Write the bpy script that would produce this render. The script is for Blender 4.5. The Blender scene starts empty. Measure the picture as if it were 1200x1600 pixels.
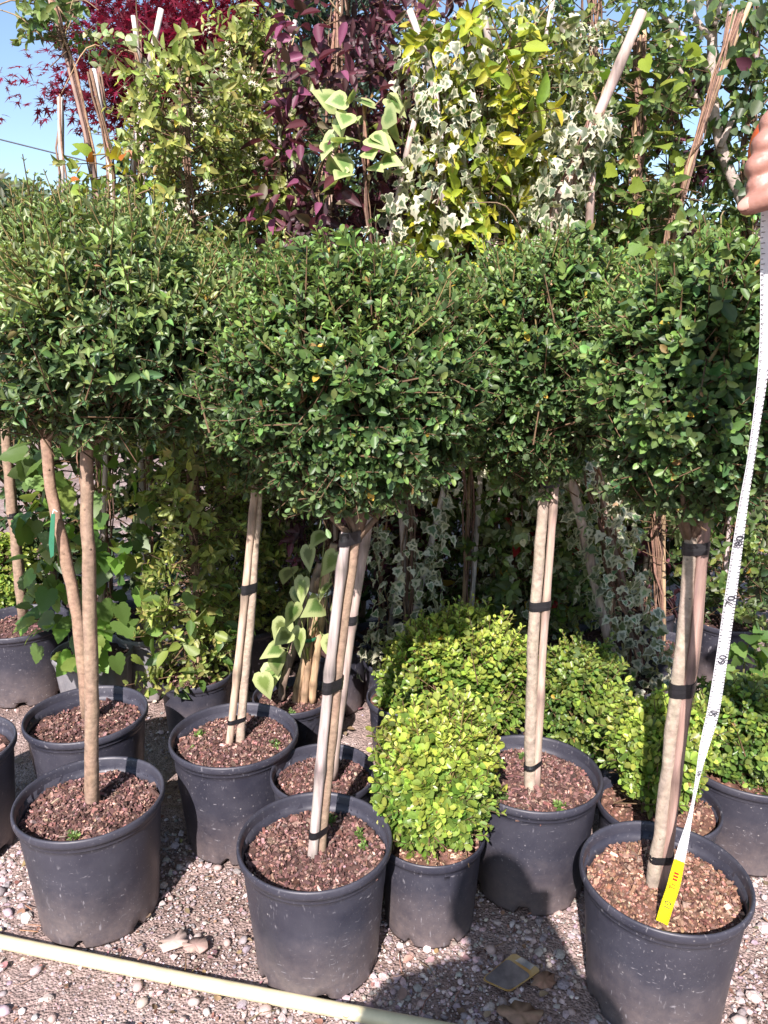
import bpy, bmesh, math, random
import numpy as np
from mathutils import Matrix, Vector

# ------------------------------------------------------------------ camera, sky, sun, exposure
U = 0.79                      # layout units -> metres (from the marks on the tape measure)
FPX, PITCH, CAMH = 1183.0, math.radians(13.77), 1.461
SUN_EL, SUN_AZ = math.radians(39.5), math.radians(12.5)   # shadows run away from the camera, 12.5 deg to the right
sc = bpy.context.scene
cam = bpy.data.cameras.new('camera')
cam.sensor_fit = 'VERTICAL'
cam.angle_y = 2 * math.atan(800 / FPX)
cam.clip_start, cam.clip_end = 0.02, 900
camo = bpy.data.objects.new('camera', cam)
sc.collection.objects.link(camo)
camo.location = (0, 0, CAMH * U)
camo.rotation_euler = (math.radians(90) - PITCH, 0, 0)
sc.camera = camo
world = bpy.data.worlds.new('World'); sc.world = world; world.use_nodes = True
wn = world.node_tree
sky = wn.nodes.new('ShaderNodeTexSky'); sky.sky_type = 'NISHITA'; sky.sun_disc = False
sky.sun_elevation = SUN_EL
sky.sun_rotation = math.pi + SUN_AZ
sky.air_density = 1.0; sky.dust_density = 0.6; sky.ozone_density = 1.2
bg = wn.nodes['Background']; bg.inputs[1].default_value = 0.10
wn.links.new(sky.outputs[0], bg.inputs[0])
sl = bpy.data.lights.new('sun', 'SUN'); sl.energy = 5.0; sl.angle = math.radians(0.5); sl.color = (1, 0.905, 0.88)
so = bpy.data.objects.new('sun', sl); sc.collection.objects.link(so)
sdir = Vector((math.sin(SUN_AZ) * math.cos(SUN_EL), math.cos(SUN_AZ) * math.cos(SUN_EL), -math.sin(SUN_EL)))
so.rotation_euler = sdir.to_track_quat('-Z', 'Y').to_euler()
so.location = (-1, -4, 6)
vs = sc.view_settings
sc.display_settings.display_device = 'sRGB'
vs.view_transform = 'Standard'; vs.look = 'None'; vs.gamma = 1; vs.exposure = 1.15; vs.use_curve_mapping = False
sc.cycles.max_bounces = 7; sc.cycles.diffuse_bounces = 3; sc.cycles.glossy_bounces = 2; sc.cycles.transmission_bounces = 4
sc.cycles.use_denoising = True

# ------------------------------------------------------------------ helpers
rng = np.random.default_rng(11)
col = sc.collection
CP, SP = math.cos(PITCH), math.sin(PITCH)
def A(*v): return np.array(v, float)
def ray(px, py):
    x = (px - 600) / FPX; y = (800 - py) / FPX
    return A(x, CP + y * SP, -SP + y * CP)
def at(px, py, Y):
    r = ray(px, py); return A(0, 0, CAMH) + r * (Y / r[1])
def gz(px, py, z):
    r = ray(px, py); return A(0, 0, CAMH) + r * ((z - CAMH) / r[2])
def upp(p): return (p[1] * CP - (p[2] - CAMH) * SP) / FPX      # layout units per pixel at a point
def nrm(v):
    v = np.asarray(v, float); return v / np.maximum(np.linalg.norm(v, axis=-1, keepdims=True), 1e-9)

class Acc:
    """collects geometry; vertices with colour and edge attributes"""
    def __init__(s): s.V = []; s.C = []; s.E = []; s.F = {}; s.n = 0
    def add(s, V, F, c=(.5, .5, .5), e=0.0):
        V = np.asarray(V, float).reshape(-1, 3); m = len(V)
        c = np.asarray(c, float)
        if c.ndim == 1: c = np.repeat(c[None], m, 0)
        e = np.full(m, e, float) if np.ndim(e) == 0 else np.asarray(e, float)
        s.V.append(V); s.C.append(c); s.E.append(e)
        for f in F:
            f = np.asarray(f, np.int64)
            if f.size == 0: continue
            if f.ndim == 1: f = f[None]
            s.F.setdefault(f.shape[1], []).append(f + s.n)
        s.n += m; return s
    def mesh(s, name, mat, origin=(0, 0, 0), smooth=True):
        V = (np.concatenate(s.V) - np.asarray(origin)) * U
        C = np.concatenate(s.C); E = np.concatenate(s.E)
        me = bpy.data.meshes.new(name)
        me.vertices.add(len(V)); me.vertices.foreach_set('co', V.astype(np.float32).ravel())
        loops = []; starts = []; k0 = 0
        for k, fs in s.F.items():
            f = np.concatenate(fs); loops.append(f.ravel())
            starts.append(k0 + np.arange(len(f)) * k); k0 += f.size
        L = np.concatenate(loops).astype(np.int32); S = np.concatenate(starts).astype(np.int32)
        me.loops.add(len(L)); me.loops.foreach_set('vertex_index', L)
        me.polygons.add(len(S)); me.polygons.foreach_set('loop_start', S)
        me.update(calc_edges=True)
        me.polygons.foreach_set('use_smooth', np.full(len(S), smooth))
        a = me.attributes.new('Col', 'FLOAT_COLOR', 'POINT')
        a.data.foreach_set('color', np.concatenate([C, np.ones((len(C), 1))], 1).astype(np.float32).ravel())
        b = me.attributes.new('edge', 'FLOAT', 'POINT'); b.data.foreach_set('value', E.astype(np.float32))
        me.validate(); me.update()
        if mat: me.materials.append(mat)
        return me
    def obj(s, name, mat, root=None, parent=None, smooth=True):
        o0 = root['_o'] if root is not None else (0, 0, 0)
        o = bpy.data.objects.new(name, s.mesh(name, mat, o0, smooth)); col.objects.link(o)
        p = parent if parent is not None else (root['e'] if root is not None else None)
        if p is not None: o.parent = p
        return o
def tag(o, label, cat, group=None):
    o['label'] = label; o['category'] = cat
    if group: o['group'] = group
    return o
def thing(name, label, cat, loc, group=None):
    e = bpy.data.objects.new(name, None); col.objects.link(e); e.empty_display_size = .05
    e.location = [v * U for v in loc]; tag(e, label, cat, group)
    return {'e': e, '_o': np.asarray(loc, float)}

# ------------------------------------------------------------------ materials
def newmat(name):
    m = bpy.data.materials.new(name); m.use_nodes = True
    nt = m.node_tree; nt.nodes.clear()
    return m, nt, nt.nodes.new, nt.links.new
def noise(nt, vec, scale, detail=4, rough=.55):
    n = nt.nodes.new('ShaderNodeTexNoise'); n.inputs['Scale'].default_value = scale
    n.inputs['Detail'].default_value = detail; n.inputs['Roughness'].default_value = rough
    if vec is not None: nt.links.new(vec, n.inputs['Vector'])
    return n
def ramp(nt, fac, stops):
    r = nt.nodes.new('ShaderNodeValToRGB')
    while len(r.color_ramp.elements) < len(stops): r.color_ramp.elements.new(.5)
    for e, (p, c) in zip(r.color_ramp.elements, stops):
        e.position = p; e.color = tuple(c) + (1,) if not np.isscalar(c) else (c, c, c, 1)
    nt.links.new(fac, r.inputs[0]); return r
def mixc(nt, fac, a, b, mode='MIX'):
    m = nt.nodes.new('ShaderNodeMix'); m.data_type = 'RGBA'; m.blend_type = mode
    for i, v in ((0, fac), (6, a), (7, b)):
        if hasattr(v, 'links') or hasattr(v, 'is_linked'): nt.links.new(v, m.inputs[i])
        else: m.inputs[i].default_value = v if np.isscalar(v) else tuple(v) + (1,)
    return m.outputs[2]
def bump(nt, h, strength, dist):
    b = nt.nodes.new('ShaderNodeBump'); b.inputs['Strength'].default_value = strength; b.inputs['Distance'].default_value = dist
    nt.links.new(h, b.inputs['Height']); return b.outputs[0]

def leaf_mat(name, rough=.38, transl=.28, cream=None, lo=.45, hi=.75, spec=.5, back=(.22, .27, .16)):
    m, nt, N, L = newmat(name)
    at_ = N('ShaderNodeAttribute'); at_.attribute_name = 'Col'
    tc = N('ShaderNodeTexCoord')
    c = at_.outputs['Color']
    n1 = noise(nt, tc.outputs['Object'], 90, 2)
    r1 = ramp(nt, n1.outputs[0], [(.3, .82), (.7, 1.15)])
    c = mixc(nt, 1.0, c, r1.outputs[0], 'MULTIPLY')
    if cream:
        ed = N('ShaderNodeAttribute'); ed.attribute_name = 'edge'
        n2 = noise(nt, tc.outputs['Object'], 60, 3)
        ad = N('ShaderNodeMath'); ad.operation = 'MULTIPLY_ADD'; L(n2.outputs[0], ad.inputs[0]); ad.inputs[1].default_value = .7
        L(ed.outputs['Fac'], ad.inputs[2])
        r2 = ramp(nt, ad.outputs[0], [(lo, 0.0), (hi, 1.0)])
        c = mixc(nt, r2.outputs[0], c, cream)
    geo = N('ShaderNodeNewGeometry')
    bk = N('ShaderNodeMath'); bk.operation = 'MULTIPLY'; L(geo.outputs['Backfacing'], bk.inputs[0]); bk.inputs[1].default_value = .3
    c = mixc(nt, bk.outputs[0], c, back)
    p = N('ShaderNodeBsdfPrincipled'); L(c, p.inputs['Base Color']); p.inputs['Roughness'].default_value = rough
    p.inputs['Specular IOR Level'].default_value = spec
    t = N('ShaderNodeBsdfTranslucent')
    c2 = mixc(nt, 1.0, c, (1.5, 1.5, .7) if back[1] > .1 else (1.6, 1, 1), 'MULTIPLY'); L(c2, t.inputs['Color'])
    mx = N('ShaderNodeMixShader'); mx.inputs[0].default_value = transl
    L(p.outputs[0], mx.inputs[1]); L(t.outputs[0], mx.inputs[2])
    o = N('ShaderNodeOutputMaterial'); L(mx.outputs[0], o.inputs[0]); return m
def attr_mat(name, rough=.85, nscale=60, lo=.6, hi=1.3, bstr=.4, bdist=.002, stretch=(1, 1, 1), spec=.3):
    m, nt, N, L = newmat(name)
    at_ = N('ShaderNodeAttribute'); at_.attribute_name = 'Col'
    tc = N('ShaderNodeTexCoord'); mp = N('ShaderNodeMapping'); mp.inputs['Scale'].default_value = stretch
    L(tc.outputs['Object'], mp.inputs[0])
    n1 = noise(nt, mp.outputs[0], nscale, 5, .62)
    r1 = ramp(nt, n1.outputs[0], [(.28, lo), (.72, hi)])
    c = mixc(nt, 1.0, at_.outputs['Color'], r1.outputs[0], 'MULTIPLY')
    p = N('ShaderNodeBsdfPrincipled'); L(c, p.inputs['Base Color']); p.inputs['Roughness'].default_value = rough
    p.inputs['Specular IOR Level'].default_value = spec
    L(bump(nt, n1.outputs[0], bstr, bdist), p.inputs['Normal'])
    o = N('ShaderNodeOutputMaterial'); L(p.outputs[0], o.inputs[0]); return m
def plain_mat(name, c, rough=.5, spec=.5):
    m, nt, N, L = newmat(name)
    tc = N('ShaderNodeTexCoord'); n1 = noise(nt, tc.outputs['Object'], 35, 4)
    r1 = ramp(nt, n1.outputs[0], [(.3, .85), (.7, 1.1)])
    cc = mixc(nt, 1.0, c, r1.outputs[0], 'MULTIPLY')
    p = N('ShaderNodeBsdfPrincipled'); L(cc, p.inputs['Base Color']); p.inputs['Roughness'].default_value = rough
    p.inputs['Specular IOR Level'].default_value = spec
    L(bump(nt, n1.outputs[0], .1, .001), p.inputs['Normal'])
    o = N('ShaderNodeOutputMaterial'); L(p.outputs[0], o.inputs[0]); return m
def pot_mat(name, base, dust, dusty):
    """black nursery plastic: scuffs, pale specks, dried mud splashed up from the ground"""
    m, nt, N, L = newmat(name)
    tc = N('ShaderNodeTexCoord'); oi = N('ShaderNodeObjectInfo')
    off = N('ShaderNodeVectorMath'); off.operation = 'MULTIPLY_ADD'
    L(oi.outputs['Random'], off.inputs[0]); off.inputs[1].default_value = (7.3, 3.1, 0.0); L(tc.outputs['Object'], off.inputs[2])
    v = off.outputs[0]
    n1 = noise(nt, v, 7, 8, .72)
    r1 = ramp(nt, n1.outputs[0], [(.35, 0.0), (.75, dusty)])
    c = mixc(nt, r1.outputs[0], base, dust)
    # splashed mud near the foot, with a ragged upper edge
    sep = N('ShaderNodeSeparateXYZ'); L(tc.outputs['Object'], sep.inputs[0])
    ad = N('ShaderNodeMath'); ad.operation = 'MULTIPLY_ADD'; L(n1.outputs[0], ad.inputs[0]); ad.inputs[1].default_value = -.16
    L(sep.outputs[2], ad.inputs[2])
    r2 = ramp(nt, ad.outputs[0], [(0.0, .55), (.045, 0.0)]) if False else None
    mr = N('ShaderNodeMapRange'); L(ad.outputs[0], mr.inputs[0])
    mr.inputs[1].default_value = -.11; mr.inputs[2].default_value = .06; mr.inputs[3].default_value = .85; mr.inputs[4].default_value = 0
    n4 = noise(nt, v, 60, 4, .7)
    mm = N('ShaderNodeMath'); mm.operation = 'MULTIPLY'; L(mr.outputs[0], mm.inputs[0]); L(n4.outputs[0], mm.inputs[1])
    c = mixc(nt, mm.outputs[0], c, (.26, .20, .175))
    # scratches: stretched noise, two directions
    for sc_, rot, th in (((150, 150, 40), .9, .70), ((60, 60, 200), -.5, .70), ((230, 230, 230), .2, .70), ((300, 40, 60), .7, .715)):
        mp = N('ShaderNodeMapping'); mp.inputs['Scale'].default_value = sc_; mp.inputs['Rotation'].default_value = (rot, rot * .6, .2)
        L(v, mp.inputs[0]); n2 = noise(nt, mp.outputs[0], 1.0, 2, .5)
        r3 = ramp(nt, n2.outputs[0], [(th - .03, 0.0), (th + .06, .6)]); n6 = noise(nt, v, 3.5 + sc_[0] * .02, 3); r7 = ramp(nt, n6.outputs[0], [(.42, 0.0), (.6, 1.0)])
        m7 = N('ShaderNodeMath'); m7.operation = 'MULTIPLY'; L(r3.outputs[0], m7.inputs[0]); L(r7.outputs[0], m7.inputs[1])
        c = mixc(nt, m7.outputs[0], c, (.30, .29, .31))
    vo = N('ShaderNodeTexVoronoi'); vo.inputs['Scale'].default_value = 42; L(v, vo.inputs['Vector'])
    r4 = ramp(nt, vo.outputs['Distance'], [(.05, .6), (.085, 0.0)])
    n5 = noise(nt, v, 5, 2); r5 = ramp(nt, n5.outputs[0], [(.48, 0.0), (.6, 1.0)])
    m4 = N('ShaderNodeMath'); m4.operation = 'MULTIPLY'; L(r4.outputs[0], m4.inputs[0]); L(r5.outputs[0], m4.inputs[1])
    c = mixc(nt, m4.outputs[0], c, (.42, .40, .38))
    p = N('ShaderNodeBsdfPrincipled'); L(c, p.inputs['Base Color'])
    r6 = ramp(nt, n1.outputs[0], [(.3, .36), (.7, .56)]); L(r6.outputs[0], p.inputs['Roughness'])
    p.inputs['Specular IOR Level'].default_value = .45
    L(bump(nt, n4.outputs[0], .12, .001), p.inputs['Normal'])
    o = N('ShaderNodeOutputMaterial'); L(p.outputs[0], o.inputs[0]); return m
def ground_mat():
    m, nt, N, L = newmat('packed_dirt')
    tc = N('ShaderNodeTexCoord'); v = tc.outputs['Object']
    n1 = noise(nt, v, 3.5, 6, .6); n2 = noise(nt, v, 60, 5, .7); n3 = noise(nt, v, 260, 3, .6)
    c = ramp(nt, n1.outputs[0], [(.3, (.16, .108, .090)), (.5, (.285, .213, .19)), (.7, (.39, .315, .288))]).outputs[0]
    c = mixc(nt, 1.0, c, ramp(nt, n2.outputs[0], [(.3, .55), (.7, 1.35)]).outputs[0], 'MULTIPLY')
    c = mixc(nt, ramp(nt, n3.outputs[0], [(.6, 0.0), (.7, .5)]).outputs[0], c, (.38, .32, .29))
    vo = N('ShaderNodeTexVoronoi'); vo.inputs['Scale'].default_value = 210; L(v, vo.inputs['Vector'])
    c = mixc(nt, .4, c, mixc(nt, 1.0, c, ramp(nt, vo.outputs['Color'], [(.2, .5), (.8, 1.6)]).outputs[0], 'MULTIPLY'))
    p = N('ShaderNodeBsdfPrincipled'); L(c, p.inputs['Base Color']); p.inputs['Roughness'].default_value = .95
    p.inputs['Specular IOR Level'].default_value = .15
    ad = N('ShaderNodeMath'); ad.operation = 'SUBTRACT'; L(n2.outputs[0], ad.inputs[0]); L(vo.outputs['Distance'], ad.inputs[1])
    L(bump(nt, ad.outputs[0], .7, .006), p.inputs['Normal'])
    o = N('ShaderNodeOutputMaterial'); L(p.outputs[0], o.inputs[0]); return m

M = dict(
    holly=leaf_mat('glossy_dark_leaf', .45, .28, spec=.42), privet=leaf_mat('privet_leaf', .42, .28), box=leaf_mat('box_leaf', .38, .33),
    soft=leaf_mat('soft_leaf', .45, .38), purple=leaf_mat('purple_leaf', .5, .25, back=(.14, .06, .08), spec=.35), maple=leaf_mat('maple_leaf', .55, .4, back=(.2, .02, .04), spec=.3),
    ivy=leaf_mat('variegated_ivy_leaf', .42, .22, (.46, .45, .33), .78, 1.2), bigivy=leaf_mat('broad_ivy_leaf', .4, .28, (.40, .46, .20), .75, 1.3),
    petal=leaf_mat('white_petal', .6, .3), bark=attr_mat('bark', .85, 75, .6, 1.3, .8, .002, (1, 1, 1.25)),
    cane=attr_mat('weathered_cane', .7, 130, .6, 1.3, .5, .0015, (1, 1, .09)), twig=attr_mat('twig', .8, 80),
    mulch=attr_mat('bark_chip', .9, 120, .55, 1.4, .6, .0015), stone=attr_mat('gravel_stone', .85, 90, .75, 1.2, .4, .001),
    tape=plain_mat('black_tape', (.012, .012, .014), .35), pot=pot_mat('black_plastic', (.025, .0255, .038), (.066, .065, .082), .75),
    oldpot=pot_mat('dusty_grey_plastic', (.13, .13, .145), (.30, .29, .29), .9), ground=ground_mat(),
    pipe=plain_mat('cream_plastic_pipe', (.58, .52, .33), .4), dry=attr_mat('dry_leaf', .9, 60, .7, 1.2, .4, .001),
    blade=plain_mat('white_tape_steel', (.78, .79, .82), .35), yblade=plain_mat('yellow_tape_steel', (.86, .72, .015), .35),
    ink=plain_mat('black_ink', (.02, .02, .03), .5), rink=plain_mat('red_ink', (.62, .03, .015), .5),
    orange=plain_mat('orange_plastic', (.80, .12, .02), .4), white=plain_mat('white_plastic', (.8, .8, .78), .4),
    green=plain_mat('green_plastic', (.03, .16, .09), .4), cloth=plain_mat('navy_cloth', (.03, .035, .06), .9), jeans=plain_mat('denim', (.05, .07, .13), .9),
    hair=plain_mat('dark_hair', (.02, .015, .01), .6), shoe=plain_mat('black_leather', (.02, .02, .02), .6),
)

# ------------------------------------------------------------------ shape helpers
def tube(path, rad, sides=8, cap=True, wob=0.0):
    P = np.asarray(path, float); n = len(P); rad = np.broadcast_to(np.asarray(rad, float), (n,))
    T = nrm(np.gradient(P, axis=0)); up = A(0, 1, 0) if abs(T[0][1]) < .9 else A(1, 0, 0)
    V = []
    a = np.arange(sides) / sides * 2 * math.pi
    e1 = nrm(np.cross(T[0], up))
    for i in range(n):
        e1 = nrm(e1 - T[i] * np.dot(e1, T[i])); e2 = np.cross(T[i], e1)
        r = rad[i] * (1 + wob * rng.normal(size=sides))
        V.append(P[i] + np.outer(r * np.cos(a), e1) + np.outer(r * np.sin(a), e2))
    V = np.concatenate(V)
    i = np.arange(n - 1)[:, None] * sides; j = np.arange(sides)[None]; j2 = (j + 1) % sides
    F = [np.stack([i + j, i + j2, i + sides + j2, i + sides + j], -1).reshape(-1, 4)]
    if cap: F += [np.arange(sides)[::-1], np.arange(sides) + (n - 1) * sides]
    return V, F
def resample(path, n):
    P = np.asarray(path, float); d = np.r_[0, np.cumsum(np.linalg.norm(np.diff(P, axis=0), axis=1))]
    t = np.linspace(0, d[-1], n)
    out = np.stack([np.interp(t, d, P[:, k]) for k in range(3)], 1)
    if len(P) > 2:
        for _ in range(2): out[1:-1] = (out[:-2] + 2 * out[1:-1] + out[2:]) / 4
    return out
def pathz(path, z):
    P = np.asarray(path); o = np.argsort(P[:, 2]); return A(np.interp(z, P[o, 2], P[o, 0]), np.interp(z, P[o, 2], P[o, 1]), z)
def lathe(prof, seg=48, flute=None):
    prof = np.asarray(prof, float); n = len(prof); a = np.arange(seg) / seg * 2 * math.pi
    f = np.ones(seg) if flute is None else flute(a)
    V = np.stack([prof[:, 0][:, None] * (np.cos(a) * f)[None], prof[:, 0][:, None] * (np.sin(a) * f)[None], np.repeat(prof[:, 1][:, None], seg, 1)], -1).reshape(-1, 3)
    i = np.arange(n - 1)[:, None] * seg; j = np.arange(seg)[None]; j2 = (j + 1) % seg
    return V, [np.stack([i + j, i + j2, i + seg + j2, i + seg + j], -1).reshape(-1, 4)]
def box(c, h, R=None):
    V = np.array([[x, y, z] for x in (-1, 1) for y in (-1, 1) for z in (-1, 1)], float) * np.asarray(h)
    if R is not None: V = V @ np.asarray(R).T
    return V + np.asarray(c), [np.array([[0, 1, 3, 2], [4, 6, 7, 5], [0, 4, 5, 1], [2, 3, 7, 6], [0, 2, 6, 4], [1, 5, 7, 3]])]
def hull2(P):
    P = sorted(map(tuple, P)); out = []
    for seq in (P, P[::-1]):
        h = []
        for p in seq:
            while len(h) > 1 and (h[-1][0] - h[-2][0]) * (p[1] - h[-2][1]) - (h[-1][1] - h[-2][1]) * (p[0] - h[-2][0]) <= 0: h.pop()
            h.append(p)
        out += h[:-1]
    return np.array(out)
def rand_dirs(n): return nrm(rng.normal(size=(n, 3)))
class Lump:
    """smooth random field on directions / points"""
    def __init__(s, k=7, f=2.2): s.w = rng.normal(size=(k, 3)) * f; s.p = rng.uniform(0, 6.28, k); s.k = k
    def __call__(s, d): return np.sin(d @ s.w.T + s.p).sum(1) / math.sqrt(s.k)

# leaf templates: (u along, v across, w lift), faces, edge
def T_simple(prof, fold=.10, curl=.14):
    u = [p[0] for p in prof]; n = len(prof)
    V = [(0, 0, 0)] + [(x, 0, -curl * x * x) for x in u] + [(1, 0, -curl)]
    E = [0.0] * (n + 2)
    for s in (1, -1):
        for (x, h) in prof: V.append((x, s * h, fold * h * 2 - curl * x * x)); E.append(1.0)
    mid = list(range(n + 2)); Lh = [n + 2 + i for i in range(n)]; Rh = [2 * n + 2 + i for i in range(n)]
    tri = []; quad = []
    for H, fl in ((Lh, 0), (Rh, 1)):
        def add(f): (tri if len(f) == 3 else quad).append(f[::-1] if fl else f)
        add([mid[0], mid[1], H[0]])
        for i in range(n - 1): add([mid[i + 1], mid[i + 2], H[i + 1], H[i]])
        add([mid[n], mid[n + 1], H[n - 1]])
    return np.array(V, float), [np.array(tri), np.array(quad)], np.array(E)
def T_pent(prof, fold=.10, curl=.14):
    V = [(0, 0, 0), (1, 0, -curl)] + [(x, h, fold * h * 2 - curl * x * x) for x, h in prof] + [(x, -h, fold * h * 2 - curl * x * x) for x, h in prof]
    return np.array(V, float), [np.array([[0, 1, 4, 3, 2], [0, 5, 6, 7, 1]])], np.array([0., 0.] + [1.] * 6)
def T_fan(half, center, inner=.55, curl=.12, cup=.08):
    o = [(0, 0)] + half + [(u, -v) for (u, v) in half[::-1] if abs(v) > 1e-6]
    o = np.array(o, float); c = np.array(center, float); m = len(o)
    V = [(c[0], c[1], 0)]; E = [0.0]
    I = c + (o - c) * inner
    for q, e in ((I, .5), (o, 1.0)):
        for (u, v) in q: V.append((u, v, -curl * u * u + cup * abs(v))); E.append(e)
    tri = []; quad = []
    for i in range(m):
        j = (i + 1) % m
        tri.append([0, 1 + j, 1 + i]); quad.append([1 + i, 1 + j, 1 + m + j, 1 + m + i])
    return np.array(V, float), [np.array(tri), np.array(quad)], np.array(E)
def T_flat(half, center, curl=.1):
    o = [(0, 0)] + half + [(u, -v) for (u, v) in half[::-1] if abs(v) > 1e-6]
    V = [(center[0], 0, .0)] + [(u, v, -curl * u * u - .06 * abs(v)) for (u, v) in o]; m = len(o)
    return np.array(V, float), [np.array([[0, 1 + (i + 1) % m, 1 + i] for i in range(m)])], np.array([0.] + [1.] * m)
T = dict(
    oval=[T_pent([(.2, .25), (.5, .45), (.82, .34)], .10, c) for c in (.05, .16, .28)],
    lance=[T_pent([(.22, .36), (.5, .46), (.78, .28)], .16, c) for c in (.08, .22, .4)],
    broad=[T_pent([(.15, .34), (.42, .48), (.74, .32)], .12, c) for c in (.1, .22, .36)],
    ivy=[T_fan([(-.1, .2), (.04, .44), (.28, .31), (.46, .40), (.64, .17), (1, 0)], (.34, 0), .6, c, q) for c, q in ((.05, .1), (.3, .25), (.5, -.2))],
    heart=[T_fan([(-.07, .13), (-.02, .30), (.2, .42), (.45, .36), (.72, .19), (1, 0)], (.3, 0), .55, c, .09) for c in (.1, .3, .5)],
    vine=[T_fan([(-.12, .16), (-.1, .36), (.04, .46), (.16, .44), (.24, .53), (.42, .42), (.5, .45), (.66, .27), (.76, .25), (1, 0)], (.32, 0), .5, c, .1) for c in (.1, .28)],
    maple=[T_flat([(-.16, .28), (.04, .12), (.16, .52), (.16, .13), (.55, .44), (.34, .09), (1, 0)], (.1, 0), c) for c in (.15, .4)],
    star=[T_flat([(-.55, .75), (.12, .2), (.3, .95), (.42, .16), (1, 0)], (.2, 0), .1)],
)
def place(acc, tmpl, pos, ax, nor, Ls, wf, c):
    """leaf instances baked into one accumulator"""
    pos = np.asarray(pos); N_ = len(pos)
    if N_ == 0: return
    ax = nrm(ax); nor = nrm(nor - ax * (nor * ax).sum(1, keepdims=True)); b = np.cross(nor, ax)
    vs_ = T[tmpl]; pick = rng.integers(0, len(vs_), N_)
    Ls = np.broadcast_to(Ls, (N_,)); wf = np.broadcast_to(wf, (N_,))
    for k, (V, F, E) in enumerate(vs_):
        s = np.where(pick == k)[0]
        if len(s) == 0: continue
        W = pos[s][:, None] + Ls[s][:, None, None] * (V[None, :, 0:1] * ax[s][:, None] + V[None, :, 1:2] * wf[s][:, None, None] * b[s][:, None] + V[None, :, 2:3] * nor[s][:, None])
        m = len(V); offs = np.arange(len(s))[:, None, None] * m
        acc.add(W.reshape(-1, 3), [(f[None] + offs).reshape(-1, f.shape[1]) for f in F], np.repeat(c[s], m, 0), np.tile(E, len(s)) + np.repeat(rng.normal(0, .22, len(s)), m))
def vary(base, n, b=.28, h=.12):
    base = np.asarray(base, float)
    base = np.repeat(base[None], n, 0) if base.ndim == 1 else base
    return np.clip(base * np.exp(rng.normal(0, b, (n, 1))) * np.exp(rng.normal(0, h, (n, 3))), 0, .9)
def sprigs(leafacc, twigacc, P, D, ln, pairs, Lf, wf, tmpl, c_old, c_new, tw=.0016, spread=(72, 32), odd=.0, ctw=(.13, .08, .045), grav=0.0, young=0.0, sick=.006):
    n = len(P); D = nrm(D); r0 = rng.uniform(0, 6.28, n)
    e1 = nrm(np.cross(D, rand_dirs(n))); e2 = np.cross(D, e1)
    ln = np.broadcast_to(ln, (n,)); bend = rng.normal(0, .10, (n, 3)) + A(0, 0, -grav)
    shade = np.exp(rng.normal(0, .16, (n, 1))); big_ = np.exp(rng.normal(0, .17, n))
    for k in range(pairs):
        t = (k + .5) / pairs; pk = P + D * (ln * t)[:, None] + bend * (ln * t * t)[:, None]
        ang = math.radians(spread[0] + (spread[1] - spread[0]) * t)
        sz = Lf * (.72 + .5 * math.sin(math.pi * min(1, t * .9 + .1)))
        for sd in (0, math.pi):
            keep = rng.random(n) > odd
            ph = r0 + k * math.pi / 2 * 1.04 + sd
            rad = np.cos(ph)[:, None] * e1 + np.sin(ph)[:, None] * e2
            a_ = ang + rng.normal(0, .22, (n, 1))
            ax = D * np.cos(a_) + rad * np.sin(a_) + rng.normal(0, .1, (n, 3)) + A(0, 0, -grav)
            no = D * np.sin(a_) - rad * np.cos(a_) + rng.normal(0, .18, (n, 3)) + A(0, -.08, .25)
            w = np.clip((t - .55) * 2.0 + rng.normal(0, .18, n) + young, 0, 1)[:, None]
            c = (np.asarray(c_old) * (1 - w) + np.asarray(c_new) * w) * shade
            c = np.where(rng.random((n, 1)) < sick, rng.choice([0, 1], (n, 1)) * A(.14, .12, -.02) + A(.26, .17, .07), c)
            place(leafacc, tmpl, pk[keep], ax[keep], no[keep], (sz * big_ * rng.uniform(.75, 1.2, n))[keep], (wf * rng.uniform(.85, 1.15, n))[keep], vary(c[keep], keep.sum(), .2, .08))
    if twigacc is not None:
        Q = np.stack([P - D * (ln * .9)[:, None], P + D * ln[:, None] + bend * ln[:, None]], 1)
        a = np.arange(3) * 2.094
        ring = (np.cos(a)[None, :, None] * e1[:, None] + np.sin(a)[None, :, None] * e2[:, None])
        V = np.concatenate([Q[:, i:i + 1] + ring * r for i, r in enumerate((tw * 1.4, tw * .6))], 1)
        f = np.array([[i * 3 + j, i * 3 + (j + 1) % 3, i * 3 + 3 + (j + 1) % 3, i * 3 + 3 + j] for i in range(1) for j in range(3)])
        twigacc.add(V.reshape(-1, 3), [(f[None] + np.arange(n)[:, None, None] * 6).reshape(-1, 4)], vary(ctw, n * 6, .1, .03))
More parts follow.
